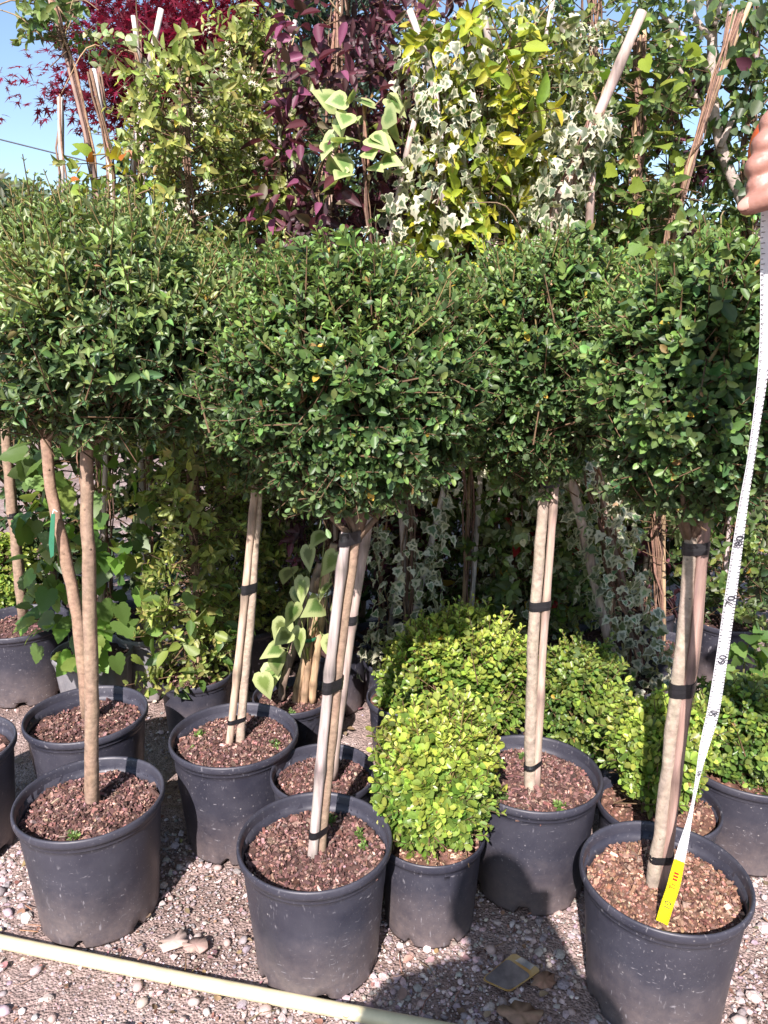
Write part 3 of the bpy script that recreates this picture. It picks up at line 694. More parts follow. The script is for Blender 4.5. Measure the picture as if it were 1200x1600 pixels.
def climber(label, path, Y, rad, n, kind, base=None, canes=(), bundle=8, bund_r=.02, flowers=0, ivy=0, ivysize=.035, pieces=None, pot_=(.14, .26, 'pot'), lo=0.0, hi=1.0, group=None, tilt=.2, ivymat='ivy', ivytm='ivy', ivyc=(.11, .15, .075), key=None, cane_c=TANCANE, cat='climber', mul=40, fluted=False, hl=None):
    P = pxpath(path, Y)
    if key: bx_, by_, R, H = POTS[key]; pm = pot_[2]
    else: R, H, pm = pot_; bx_, by_ = (base if base is not None else (P[-1][0], Y))
    root = thing('potted_climber', label, cat, (bx_, by_, 0), group or 'climbers tied to canes')
    pot(root, R, H, R * .8, pm, fluted); mulch(root, R * .9, H - .03, mul)
    full = np.concatenate([P, [A(bx_, by_, H - .04)]])
    for pts, pr, cc in canes:
        cp = pxpath(pts, Y)
        if cp[-1][2] > .5: cp = np.concatenate([cp, [A(bx_ + rng.normal(0, .03), by_ + rng.normal(0, .03), H - .05)]])
        stem(root, 'cane', cp, pr * upp(cp[0]), pr * upp(cp[0]) * 1.1, cc, 'cane', n=30, node=5)
    if not canes:
        cp = np.concatenate([[P[0] + A(0, .01, .02)], full[1:]]); stem(root, 'cane', cp, .008, .009, cane_c, 'cane', n=30, node=5)
    if bundle:
        b = Acc(); pp = resample(full, 26)
        for k in range(bundle):
            ph = rng.uniform(0, 6.28); w = rng.uniform(1.0, 3.5); rr = bund_r * rng.uniform(.5, 1.3)
            t = np.linspace(0, 1, 26); q = pp + np.stack([np.cos(ph + w * t * 6) * rr, np.sin(ph + w * t * 6) * rr, rng.normal(0, .004, 26)], 1) + rng.normal(0, .004, (26, 3))
            b.add(*tube(q, rng.uniform(.002, .0045), 5), c=vary((.20, .12, .085), 1, .3, .04)[0])
        for k in range(10 if n or ivy else 3):
            q0 = along(full, 1, lo, min(hi, .6))[0] + rng.normal(0, .03, 3); d_ = nrm(A(rng.normal(), rng.normal() * .6, rng.uniform(-.6, .9))) * rng.uniform(.12, .32)
            b.add(*tube(resample([q0, q0 + d_ * .5 + A(0, 0, rng.uniform(.0, .08)), q0 + d_ + rng.normal(0, .05, 3)], 9), np.linspace(.0032, .0014, 9), 4), c=vary((.27, .19, .11), 1, .3, .04)[0])
        b.obj('stems', M['bark'], root)
    if n:
        n = int(n * 1.4); rad = rad * 1.2; s = dict(CL[kind]); mat = s.pop('mat'); lf, tw = Acc(), Acc()
        c0 = along(full, n, lo, hi); h = horiz(n); lm_ = Lump(8, 5)
        rr = rad * (1 + .35 * lm_(c0 + h * .1)) * np.sqrt(rng.uniform(.1, 1, n))
        D = nrm(h + A(0, 0, tilt) + rng.normal(0, .45, (n, 3)))
        sprigs(lf, tw, c0 + h * rr[:, None] * .85, D, rng.uniform(.06, .15, n), 5, s['Lf'] * .8, s['wf'], s['tmpl'], s['c_old'], s['c_new'], grav=.25, spread=(75, 40), odd=.12, tw=.0018)
        o = lf.obj('foliage', M[mat], root); tw.obj('twigs', M['twig'], root, o)
    if ivy:
        lf = Acc(); c0 = along(full, ivy, lo, hi); c0 = c0[(c0[:, 2] > 1.2) | (rng.random(ivy) < .75)]; ivy = len(c0); h = horiz(ivy); lm_ = Lump(8, 6)
        rr = rad * (1 + .35 * lm_(c0 + h * .1)) * np.sqrt(rng.uniform(.25, 1, ivy))
        place(lf, ivytm, c0 + h * rr[:, None] + rng.normal(0, .012, (ivy, 3)), A(0, 0, -.7) + h * .5 + rng.normal(0, .65, (ivy, 3)), h + A(0, 0, .45) + rng.normal(0, .6, (ivy, 3)), ivysize * rng.uniform(.5, 1.3, ivy), 1.0, vary(ivyc, ivy, .2))
        lf.obj('ivy_foliage', M[ivymat], root)
    if flowers:
        fl = Acc(); k = max(1, flowers // 7); c1 = along(full, k, lo, min(hi, .5)); h = horiz(k)
        P0 = np.repeat(c1 + h * rad * 1.05, 7, 0) + rng.normal(0, .018, (k * 7, 3)); m = len(P0)
        place(fl, 'star', P0, rand_dirs(m), np.repeat(h, 7, 0) + rng.normal(0, .5, (m, 3)) + A(0, -.4, .3), rng.uniform(.010, .017, m), .62, vary((.70, .66, .52), m, .1, .03))
        fl.obj('blossom', M['petal'], root)
    if pieces:
        for (tm, mt, k, size, wf, cols, plo, phi, rfac) in pieces:
            c0 = along(full, k, plo, phi); h = horiz(k); h[:, 1] = np.where(rng.random(k) < .6, -np.abs(h[:, 1]), h[:, 1])
            pos = c0 + h * (rad * rfac * np.sqrt(rng.uniform(.3, 1, k)))[:, None]
            leaf_pieces(root, 'leaf', mt, tm, pos, A(0, 0, -.25) + h * .7 + rng.normal(0, .6, (k, 3)), h * .6 + A(0, -.2, .6) + rng.normal(0, .55, (k, 3)), size * rng.uniform(.55, 1.15, k), wf, cols)
    return root
GC, TC, WC = GREYCANE, TANCANE, (.54, .47, .43)
VINE = [(.10, .19, .04), (.16, .26, .05), (.08, .15, .035), (.2, .28, .06), (.12, .2, .05)]
climber('bare stemmed climber leaning left against the sky at far left', [(70, -30), (105, 80), (135, 190), (150, 290), (170, 450)], 3.05, .07, 16, 'green', bundle=7, bund_r=.012, hi=.09, base=(-1.2, 3.1),
        canes=[([(72, -20), (112, 120), (152, 290), (170, 450)], 3, (.3, .2, .16))])
climber('grey topped cane with sprawling shoots left of the leaning climber', [(94, 152), (96, 300), (110, 450)], 2.9, .13, 60, 'jasmine', lo=.22, hi=.6, canes=[([(94, 152), (97, 300), (104, 450)], 4.2, WC)], base=(-1.32, 3.25), bundle=3)
climber('vine with yellow and orange leaves below the white cane at left', [(146, 110), (160, 200), (178, 300), (150, 500)], 2.75, .13, 50, 'jasmine', lo=.1, hi=.9, canes=[([(146, 108), (162, 200), (180, 310)], 4.2, WC)], key='L', fluted=True, pot_=(0, 0, 'oldpot'),
        pieces=[('vine', 'soft', 70, .05, .9, [(.30, .34, .04), (.22, .30, .04), (.36, .14, .03), (.42, .36, .05), (.16, .25, .04)], .12, .3, 1.0), ('vine', 'soft', 220, .085, .9, VINE, .45, .97, 1.6)])
climber('pale flowered climber between the two crossing white canes', [(213, 60), (218, 160), (222, 300), (225, 500)], 2.95, .09, 60, 'cream', canes=[([(208, 25), (218, 85), (224, 300)], 3.6, WC), ([(252, 14), (232, 110), (213, 205), (205, 300)], 4.6, WC)], key='W', pot_=(0, 0, 'oldpot'), hi=.9,
        pieces=[('vine', 'soft', 110, .05, .9, [(.12, .22, .03), (.2, .3, .04), (.3, .36, .05)], .2, .42, 1.2)])
climber('white flowering jasmine on a tan cane above the left tree', [(292, 85), (292, 200), (296, 400), (303, 700)], 2.6, .13, 420, 'jasmine', canes=[([(291, 92), (292, 260), (304, 690), (305, 860)], 3.8, TC)], flowers=420, key='J', bundle=6, mul=300,
        pieces=[('broad', 'soft', 60, .07, .55, VINE, .80, .99, 1.2)])
climber('tall white flowering jasmine reaching up beside the maple', [(388, 30), (384, 150), (378, 400), (384, 700)], 2.95, .12, 420, 'jasmine', canes=[([(400, 80), (386, 200), (376, 420)], 3.8, TC), ([(425, 60), (440, 200), (425, 420)], 3.2, WC)], flowers=480, key='X')
climber('pale leafed climber against a white cane left of the purple climber', [(450, 70), (445, 200), (440, 400), (450, 650)], 3.05, .15, 480, 'cream', canes=[([(461, 32), (445, 120), (430, 230), (420, 400)], 3.2, WC)], base=(-.45, 3.2))
climber('purple leafed climber on a pale cane at top centre', [(540, -40), (530, 80), (520, 220), (508, 380), (520, 650)], 2.65, .13, 130, 'purple', canes=[([(534, -30), (528, 150), (520, 260), (508, 400)], 5, (.55, .40, .32))], base=(-.2, 2.75), bundle=12, bund_r=.03, hi=.8,
        pieces=[('broad', 'purple', 290, .075, .46, [(.12, .03, .055), (.07, .022, .03), (.16, .05, .09), (.11, .09, .04), (.085, .02, .025)], 0, .55, 1.55)])
climber('broad leafed cream edged ivy hanging at top centre', [(565, 150), (562, 230), (570, 400), (590, 700)], 2.5, .10, 0, 'green', canes=[([(640, 15), (665, 80), (685, 150), (700, 400)], 5, WC)], base=(.0, 2.85), bundle=4,
        pieces=[('heart', 'bigivy', 38, .072, 1.15, [(.13, .22, .06), (.17, .26, .08), (.10, .18, .05)], .0, .13, 1.0)])
climber('dark reddish climber behind the golden climber', [(660, -40), (650, 60), (630, 220), (640, 450)], 3.1, .18, 260, 'purple', canes=[([(684, -10), (672, 60), (655, 170), (600, 400)], 4.5, WC)], base=(.12, 3.3))
climber('golden leafed climber in the middle of the back row', [(735, 30), (742, 120), (748, 260), (715, 400), (735, 700)], 2.6, .15, 260, 'golden', canes=[([(745, 60), (748, 250), (752, 420)], 3.6, TC), ([(748, -20), (762, 60), (788, 180)], 5, WC)], base=(.3, 2.72), hi=.6, bundle=6,
        pieces=[('broad', 'soft', 170, .075, .52, [(.44, .45, .04), (.36, .40, .04), (.46, .41, .06), (.3, .36, .04), (.22, .3, .05)], 0, .42, 1.25)])
climber('cream edged ivy on crossing canes left of the golden climber', [(690, 90), (700, 240), (650, 420), (640, 800), (640, 1000)], 2.5, .15, 0, 'green', ivy=2300, canes=[([(650, 180), (630, 260), (605, 400)], 4.5, (.5, .4, .36)), ([(690, 120), (725, 260), (775, 420)], 5, WC)], base=(.06, 2.66), bundle=7, pot_=(.14, .24, 'pot'))
climber('pale small leafed ivy right of the golden climber', [(830, 40), (815, 200), (800, 400), (815, 800)], 2.75, .19, 260, 'cream', ivy=2300, ivysize=.030, canes=[([(868, -20), (855, 30), (820, 400)], 3.4, WC)], flowers=300, base=(.5, 2.85), ivyc=(.16, .2, .08))
climber('thick bamboo pole crossing diagonally with ivy at top right', [(930, 180), (880, 300), (850, 420), (930, 760), (975, 960), (1010, 1060)], 2.42, .13, 0, 'green', ivy=2300, canes=[([(1003, 18), (960, 120), (905, 250), (850, 365), (820, 430)], 8, (.48, .37, .32)), ([(925, 270), (918, 400), (925, 700), (1000, 1040)], 6, (.42, .30, .25))], base=(.83, 2.45), bundle=10, bund_r=.03)
climber('green climber with bundled brown stems at top right', [(922, -40), (924, 80), (930, 250), (925, 420), (900, 700)], 3.0, .22, 480, 'green', bundle=14, bund_r=.03, base=(.75, 3.1))
climber('vine with lobed leaves on a tan stake at top right', [(1000, 60), (996, 180), (988, 360), (980, 600)], 2.7, .10, 120, 'green', canes=[([(1006, 30), (1002, 100), (985, 380), (975, 600)], 6, TC)], base=(.92, 2.85), hi=.7,
        pieces=[('vine', 'soft', 90, .056, 1.0, [(.28, .36, .05), (.2, .3, .05), (.12, .2, .04), (.3, .33, .05)], 0, .5, 1.5)])
climber('dark purple leafed climber right of the tan stake', [(1050, 40), (1046, 180), (1040, 380), (1035, 600)], 3.05, .09, 70, 'purple', canes=[([(1040, 145), (1045, 200), (1052, 290), (1055, 420)], 3.8, (.55, .42, .33))], base=(1.15, 3.15), lo=.05)
climber('leaning bundle of brown climber stems at the right', [(1150, 20), (1112, 160), (1075, 270), (1040, 380), (1020, 560)], 2.6, .06, 60, 'green', bundle=12, bund_r=.014, canes=[([(1172, 5), (1145, 70), (1095, 200), (1065, 300), (1035, 400)], 3.6, TC)], lo=.2, hi=.8, key='R', mul=200,
        pieces=[('vine', 'soft', 50, .08, 1.0, VINE, .3, .7, 2.6)])
climber('leafy green climber behind the hand at the right edge', [(1180, -40), (1175, 120), (1165, 300), (1160, 500)], 2.9, .13, 260, 'green', base=(1.45, 3.0), canes=[([(1182, 20), (1180, 200), (1170, 420)], 3.6, (.5, .4, .4))],
        pieces=[('broad', 'purple', 22, .055, .7, [(.08, .025, .04), (.06, .02, .03)], .1, .45, 1.7)])
climber('green climber in deep shade behind the shaded box bush', [(780, 420), (775, 700), (770, 940)], 2.95, .24, 420, 'green', base=(.45, 3.05), bundle=8,
        pieces=[('broad', 'soft', 60, .10, .55, [(.14, .2, .04), (.10, .16, .04), (.3, .02, .02), (.4, .3, .05), (.12, .2, .05)], .55, .95, 1.0)])

# broad ivy in the small pot at centre left: three canes, few big leaves
x, y, R, H = POTS['I']
root = thing('potted_ivy', 'small potted ivy with broad cream edged leaves on three short canes', 'climber', (x, y, 0), 'climbers tied to canes')
pot(root, R, H, R * .8); mulch(root, R * .9, H - .035, 500, BROWN, 2)
for top, bot, c in (((522, 850), (462, 1085), TANCANE), ((500, 880), (440, 1075), (.25, .18, .14)), ((515, 860), (488, 1080), TANCANE), ((495, 900), (475, 1090), (.36, .24, .15))):
    stem(root, 'cane', [at(*top, y), at(*bot, y), at(*bot, y) + A(0, 0, -.04)], .012, .013, c, 'cane', node=5)
for py, c in ((925, (.3, .33, .3)), (995, (.03, .12, .07))):
    q = at(500 - (py - 925) * .3, py, y); a = Acc(); a.add(*lathe([(.035, -.006), (.037, 0), (.035, .006)], 20)); a.V[0] += q
    a.obj('plant_clip', M['white'] if py < 950 else M['green'], root)
px_ = [(455, 905), (475, 920), (482, 870), (460, 960), (470, 1000), (440, 1030), (480, 1030), (425, 1055), (410, 1070), (452, 1005), (530, 960), (525, 880), (508, 850), (445, 985), (488, 1015), (520, 1010), (465, 935), (430, 1040), (515, 930), (500, 960)]
pos = np.array([at(a_, b_ - 18, y + rng.uniform(-.12, .03)) for a_, b_ in px_]); k = len(pos)
leaf_pieces(root, 'leaf', 'bigivy', 'heart', pos, A(-.25, -.3, -.8) + rng.normal(0, .45, (k, 3)), A(-.2, -.7, .6) + rng.normal(0, .55, (k, 3)), rng.uniform(.065, .105, k), 1.0, [(.14, .22, .05), (.18, .26, .07), (.12, .2, .05)])
pt = Acc()
for q in pos:
    b0 = at(490, 1000, y) * .4 + q * .6; b0[2] -= .02; pt.add(*tube([at(480, 1010 + rng.uniform(-120, 40), y), b0, q], .002, 5), c=(.2, .22, .08))
pt.obj('stems', M['twig'], root)

# hibiscus-like plant with lobed leaves at the right edge
root = thing('leafy_plant', 'young plant with lobed green leaves at the right edge below the tape', 'plant', (1.2, 2.2, 0))
pot(root, .13, .24, .1); mulch(root, .115, .2, 40)
b = Acc(); P = []
for k in range(7):
    tip = at(1150 + rng.uniform(-10, 60), 970 + rng.uniform(0, 170), 2.15); pth = resample([A(1.2, 2.2, .2), (A(1.2, 2.2, .2) + tip) / 2 + rng.normal(0, .03, 3), tip], 10)
    b.add(*tube(pth, np.linspace(.005, .002, 10), 5), c=(.2, .2, .08)); P += [pth[i] for i in range(4, 10)]
b.obj('stems', M['twig'], root); P = np.array(P); P = np.repeat(P, 2, 0) + rng.normal(0, .015, (len(P) * 2, 3)); k = len(P)
leaf_pieces(root, 'leaf', 'soft', 'vine', P, rng.normal(0, .6, (k, 3)) + A(0, -.6, .1), A(0, -.3, .8) + rng.normal(0, .4, (k, 3)), rng.uniform(.035, .075, k), .85, [(.11, .2, .05), (.15, .25, .06), (.09, .16, .04)])

# ------------------------------------------------------------------ trees and shrubs behind
def shrub(label, cpx, Y, r, n, kind, cat='shrub', c_old=None, c_new=None, Lf=None):
    c = at(*cpx, Y); s = dict(CL[kind]); mat = s.pop('mat')
    root = thing('evergreen_shrub', label, cat, (c[0], c[1], 0), 'shrubs behind the climbers')
    stem(root, 'trunk', [c, A(c[0], c[1], .5), A(c[0], c[1], -.02)], .02, .03, BARK)
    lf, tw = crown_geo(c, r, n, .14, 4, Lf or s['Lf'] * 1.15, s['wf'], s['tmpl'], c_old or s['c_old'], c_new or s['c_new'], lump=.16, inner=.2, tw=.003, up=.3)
    branches(tw, A(c[0], c[1], .6), c, np.asarray(r), 10, .014)
    o = lf.obj('crown', M[mat], root); tw.obj('twigs', M['twig'], root, o)
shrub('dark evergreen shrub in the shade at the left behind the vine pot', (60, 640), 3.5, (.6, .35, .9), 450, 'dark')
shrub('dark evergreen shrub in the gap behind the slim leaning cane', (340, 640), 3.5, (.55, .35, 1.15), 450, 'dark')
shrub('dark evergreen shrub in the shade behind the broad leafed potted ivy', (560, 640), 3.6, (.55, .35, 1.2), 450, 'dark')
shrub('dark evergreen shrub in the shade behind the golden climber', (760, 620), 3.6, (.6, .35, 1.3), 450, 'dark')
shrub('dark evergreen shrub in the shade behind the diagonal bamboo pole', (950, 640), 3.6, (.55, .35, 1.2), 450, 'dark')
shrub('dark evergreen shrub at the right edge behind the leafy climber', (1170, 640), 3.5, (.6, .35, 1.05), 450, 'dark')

# red maple
root = thing('red_maple_tree', 'dark red leafed maple against the sky at top left', 'tree', (*at(300, 300, 4.6)[:2], 0))
c = at(265, 20, 4.6); tb = A(c[0] + .35, 4.6, 0)
b = Acc(); lf = Acc()
fork = at(262, 215, 4.6)
b.add(*tube(resample([tb - A(0, 0, .03), A(tb[0] - .05, 4.6, .8), at(285, 300, 4.6), fork], 16), np.linspace(.045, .024, 16), 8), c=(.05, .04, .045))
P = []; D = []
tips = [(85, 140, .1), (215, 90, .0), (385, 60, .1), (345, 20, .1), (140, 60, -.2), (150, 10, .2), (190, 40, -.3), (180, -60, .1), (240, 60, -.3), (250, -40, 0), (290, 20, .3), (300, 90, -.3), (330, 40, -.2), (350, 100, .2), (370, -20, -.1), (410, 10, 0), (435, 25, .1), (400, 60, .3), (220, 110, -.2), (330, -60, .3), (440, -10, .1), (420, 40, -.1), (270, 120, .3), (160, 100, .3), (230, 10, .3), (310, 60, -.4), (280, -80, .2), (120, -40, .2)]
for (tx, ty, dz) in tips:
    tip = at(tx, ty, 4.6 + dz); mid = fork * .5 + tip * .5 + A(0, 0, .05)
    pth = resample([fork - A(0, 0, rng.uniform(0, .2)), mid, tip], 12); b.add(*tube(pth, np.linspace(.014, .003, 12), 5), c=(.05, .035, .04))
    m = 100
    q = pth[rng.integers(5, 12, m)] + rng.normal(0, 1, (m, 3)) * A(.15, .15, .055); P.append(q); D.append(nrm(q - fork))
P = np.concatenate(P); D = np.concatenate(D); P = np.repeat(P, 3, 0) + rng.normal(0, .03, (len(P) * 3, 3)); D = np.repeat(D, 3, 0); m = len(P)
place(lf, 'maple', P, D * .6 + rng.normal(0, .5, (m, 3)) + A(0, 0, -.3), A(0, -.2, 1) + rng.normal(0, .45, (m, 3)), rng.uniform(.045, .075, m), 1.0, vary((.115, .0075, .024), m, .32, .12))
b.obj('trunk', M['bark'], root); lf.obj('crown', M['maple'], root)

# bare grey branched tree at upper right
root = thing('smooth_barked_tree', 'smooth grey forked tree with round leaves against the sky at top right', 'tree', (*at(1275, 500, 2.85)[:2], 0))
b = Acc(); Y0 = 2.85; tb = at(1275, 500, Y0); g0 = (.40, .33, .29)
main = resample([A(tb[0], Y0, -.03), A(tb[0], Y0, .9), at(1195, 390, Y0), at(1134, 260, Y0), at(1112, 195, Y0), at(1110, 110, Y0), at(1116, 40, Y0), at(1106, -60, Y0)], 30)
b.add(*tube(main, np.linspace(.034, .015, 30), 9), c=g0)
br = [[(1110, 112), (1078, 72), (1060, 45), (1030, 20)], [(1117, 45), (1140, 25), (1145, 15)], [(1116, 40), (1125, 0), (1130, -60)], [(1110, 60), (1085, 30), (1070, -20)], [(1112, 190), (1060, 110), (1045, 60)], [(1125, 230), (1160, 150), (1190, 90)], [(1116, 100), (1150, 60), (1180, -20)]]
P = []
for pp_ in br:
    q = resample(pxpath(pp_, Y0 + rng.uniform(-.05, .05)), 8); b.add(*tube(q, np.linspace(.0115, .006, 8), 7), c=g0); P.append(q[3:] + rng.normal(0, .02, (5, 3)))
b.obj('trunk', M['bark'], root)
P = np.concatenate(P); P = np.concatenate([np.repeat(P, 4, 0) + rng.normal(0, .06, (len(P) * 4, 3)), np.array([at(rng.normal(1170, 22), rng.uniform(-30, 330), Y0 + rng.normal(0, .2)) for _ in range(230)])]); m = len(P)
lf = Acc(); place(lf, 'broad', P, rng.normal(0, .5, (m, 3)) + A(0, -.3, -.5), rng.normal(0, .5, (m, 3)) + A(0, -.5, .6), rng.uniform(.028, .048, m), .8, vary((.07, .12, .05), m)); lf.obj('crown', M['soft'], root)

# blue pine top and far trees
root = thing('blue_pine', 'blue green pine shoot rising behind the purple climber', 'tree', (*at(505, 200, 4.2)[:2], 0))
c = at(505, 60, 4.2); stem(root, 'trunk', [c + A(0, 0, .45), c, A(c[0], c[1], 0)], .01, .05, (.12, .09, .07))
nd = Acc(); n = 5500; zt = rng.uniform(-.9, .5, n); wh = rng.integers(0, 60, n); an = wh * 2.4; wz = (wh % 12) * .12 - .9
q = c + np.stack([np.cos(an), np.sin(an), 0 * an], 1) * (rng.uniform(.02, .42, n) * (1 - wz * .5))[:, None] + np.stack([0 * an, 0 * an, wz + .1], 1)
place(nd, 'lance', q + rng.normal(0, .02, (n, 3)), rng.normal(0, .6, (n, 3)) + np.stack([np.cos(an), np.sin(an), an * 0 + .8], 1) * .8, rand_dirs(n), rng.uniform(.06, .1, n), .06, vary((.05, .10, .085), n, .2)); nd.obj('crown', M['privet'], root)
for k, (px, py, Yf, rx, rz, lab) in enumerate([(-20, 375, 22, 2.2, 1.5, 'hazy tree on the far left horizon'), (55, 375, 26, 2.0, 1.7, 'far tree on the horizon behind the grey topped cane'), (120, 385, 30, 2.6, 1.5, 'far tree on the horizon behind the leaning climber')]):
    c = at(px, py, Yf); root = thing('distant_tree', lab, 'tree', (c[0], c[1], 0), 'far trees')
    stem(root, 'trunk', [c, A(c[0], c[1], -.05)], .15, .2, BARK)
    lf, tw = crown_geo(c, (rx, rx, rz), 500, .5, 3, .28, .6, 'broad', (.10, .13, .09), (.14, .18, .11), lump=.2, inner=.2, tw=.01); o = lf.obj('crown', M['soft'], root); tw.obj('twigs', M['twig'], root, o)
a = Acc(); p0, p1 = at(-60, 203, 14), at(420, 300, 14); a.add(*tube(resample([p0, (p0 + p1) / 2 - A(0, 0, .12), p1], 16), .012, 5)); tag(a.obj('overhead_cable', M['ink']), 'thin dark cable running across the sky at far left', 'cable')

# ------------------------------------------------------------------ small things on the ground
a = Acc(); pp = resample([gz(-260, 1405, .02), gz(0, 1468, .02), gz(300, 1530, .02), gz(620, 1592, .02), gz(900, 1645, .02), gz(1500, 1762, .02)], 60); pp[:, 2] = .014
a.add(*tube(pp, .0155, 16)); tag(a.obj('pipe', M['pipe']), 'cream yellow plastic pipe lying on the gravel along the front', 'pipe')
# fallen plant label: rounded card with a printed photo and yellow corners
root = thing('plant_label', 'fallen plant label card with yellow corners on the shaded gravel', 'label', (*gz(800, 1520, .02)[:2], 0))
crn = [gz(803, 1488, .024), gz(846, 1516, .022), gz(796, 1550, .016), gz(752, 1530, .016)]
def rounded(cs, r, k=6):
    out = []; m = len(cs)
    for i in range(m):
        p, q, s = cs[i - 1], cs[i], cs[(i + 1) % m]; a0 = q + nrm(p - q) * r; a1 = q + nrm(s - q) * r
        for t in np.linspace(0, 1, k): out.append(a0 * (1 - t) ** 2 + q * 2 * t * (1 - t) + a1 * t * t)
    return np.array(out)
def plate(pts, th):
    m = len(pts); V = np.concatenate([pts, pts - A(0, 0, th)]); 
    return V, [np.arange(m)[::-1], np.arange(m) + m, np.stack([np.arange(m), (np.arange(m) + 1) % m, (np.arange(m) + 1) % m + m, np.arange(m) + m], 1)]
def cardmat(name, c1, c2, rough=.3):
    m, nt, N, L = newmat(name); tc = N('ShaderNodeTexCoord'); n1 = noise(nt, tc.outputs['Object'], 45, 5)
    r = ramp(nt, n1.outputs[0], [(.35, c1), (.65, c2)]); p = N('ShaderNodeBsdfPrincipled'); L(r.outputs[0], p.inputs[0]); p.inputs['Roughness'].default_value = rough
    o = N('ShaderNodeOutputMaterial'); L(p.outputs[0], o.inputs[0]); return m
ycard = cardmat('yellow_card', (.33, .17, .03), (.38, .27, .12)); pcard = cardmat('faded_print', (.085, .075, .08), (.17, .15, .15)); scard = cardmat('smeared_print', (.14, .15, .16), (.42, .38, .33))
up1 = A(0, 0, .0012)
a = Acc(); a.add(*plate(rounded(crn, .012), .002)); a.obj('card', ycard, root, smooth=False)
c_ = [crn[0] * .80 + crn[3] * .2, crn[1] * .74 + crn[2] * .26, crn[2], crn[3]]; cm = sum(c_) / 4; c_ = [q * .93 + cm * .07 for q in c_]
a = Acc(); a.add(*plate(rounded(c_, .012) + up1, .001)); a.obj('printed_picture', pcard, root, smooth=False)
d0, d1 = crn[0] * .72 + crn[1] * .28, crn[0] * .25 + crn[1] * .75; s_ = [d0, d1, d1 * .82 + crn[2] * .18, d0 * .84 + crn[3] * .16]
a = Acc(); a.add(*plate(np.array(s_) + up1 * .8, .0007)); a.obj('smeared_lettering', scard, root, smooth=False)
def flake(name, label, cat, cpx, w, h, c, ang):
    q = gz(*cpx, .012); m = 18; t = np.arange(m) / m * 6.2832; rr = 1 + rng.normal(0, .13, m)
    P = np.stack([np.cos(t) * w * rr, np.sin(t) * h * rr, .004 * np.sin(t * 2) + .004 * rng.normal(size=m)], 1)
    P = np.stack([P[:, 0] * math.cos(ang) - P[:, 1] * math.sin(ang), P[:, 0] * math.sin(ang) + P[:, 1] * math.cos(ang), P[:, 2]], 1) + q + A(0, 0, .008)
    V = np.concatenate([P, P - A(0, 0, .004), [q + A(0, 0, .009)], [q - A(0, 0, .0)]]); i = np.arange(m); j = (i + 1) % m
    a = Acc(); a.add(V, [np.stack([i, j, 0 * i + 2 * m], 1), np.stack([j + m, i + m, 0 * i + 2 * m + 1], 1), np.stack([i, i + m, j + m, j], 1)], c=vary(np.repeat(np.asarray(c)[None], len(V), 0), len(V), .1, .03))
    tag(a.obj(name, M['dry'], smooth=True), label, cat)
flake('dry_leaf', 'pale pink dry leaf flake on the gravel behind the pipe, larger left one', 'leaf', (272, 1473), .034, .026, (.50, .38, .33), .6)
flake('dry_leaf', 'pinkish dry leaf flake on the gravel right of the paler flake', 'leaf', (304, 1480), .030, .024, (.42, .29, .24), .1)
flake('bark_piece', 'brown piece of bark at the bottom edge below the fallen label', 'bark', (812, 1588), .05, .028, (.26, .17, .11), -.1)
flake('dry_leaf', 'curled brown dry leaf right beside the fallen label', 'leaf', (850, 1535), .03, .018, (.27, .16, .11), .5)

# hang tag on the leaning trunk
root = thing('hang_tag', 'narrow green plant tag hanging from the left leaning trunk', 'tag', at(82, 800, 2.05))
pts = np.array([at(80, 802, 2.05), at(86, 803, 2.05), at(84, 868, 2.05), at(79, 872, 2.05), at(76, 850, 2.05)])
a = Acc(); V = np.concatenate([pts, pts + A(.0, .0015, 0)]); m = 5; i = np.arange(m); j = (i + 1) % m
a.add(V, [i, (i + m)[::-1], np.stack([i, i + m, j + m, j], 1)]); a.obj('card', M['green'], root, smooth=False)
a = Acc(); a.add(*tube([at(82, 803, 2.05), at(84, 796, 2.06), at(90, 800, 2.055)], .0014, 6)); a.obj('tie', M['white'], root)

# ------------------------------------------------------------------ tape measure held against the tree
tp = [(1034, 1442, 1.300, 11.5), (1043, 1412, 1.305, 11), (1051, 1390, 1.305, 10), (1060, 1352, 1.30, 8), (1068, 1320, 1.29, 6.5), (1077, 1285, 1.28, 3.6), (1084, 1250, 1.27, 1.8), (1091, 1212, 1.26, 3.2), (1099, 1172, 1.245, 6), (1107, 1142, 1.235, 8),
      (1115, 1112, 1.215, 8.8), (1128, 1030, 1.18, 8.3), (1141, 937, 1.135, 8.2), (1155, 838, 1.09, 7), (1163, 780, 1.07, 6), (1172, 730, 1.05, 5), (1183, 655, 1.02, 5.5), (1192, 590, 1.0, 7), (1199, 520, .98, 9.5), (1202, 430, .955, 12), (1203, 350, .935, 13), (1206, 290, .925, 13), (1214, 240, .92, 13)]
tpa = np.array(tp); ct = np.array([at(a_, b_, c_) for a_, b_, c_, d_ in tp]); dns = 90
ts = np.linspace(0, len(tp) - 1, dns); C_ = np.stack([np.interp(ts, np.arange(len(tp)), ct[:, k]) for k in range(3)], 1); Hw = np.interp(ts, np.arange(len(tp)), tpa[:, 3])
for _ in range(3): C_[1:-1] = (C_[:-2] + 2 * C_[1:-1] + C_[2:]) / 4
Wreal = .0118
tan_ = nrm(np.gradient(C_, axis=0)); vw = nrm(C_ - A(0, 0, CAMH))
side = nrm(np.cross(tan_, vw))                                   # across the blade, facing the camera
side *= np.sign(side[:, :1]); fr = np.clip(Hw * np.array([upp(q) for q in C_]) / Wreal, .08, 1); depth_ = np.sqrt(1 - fr ** 2)
side = side * fr[:, None] + vw * depth_[:, None]                   # the blade twists edge-on where it looks narrow
nor_ = nrm(np.cross(side, tan_)); nor_ *= -np.sign((nor_ * vw).sum(1, keepdims=True))
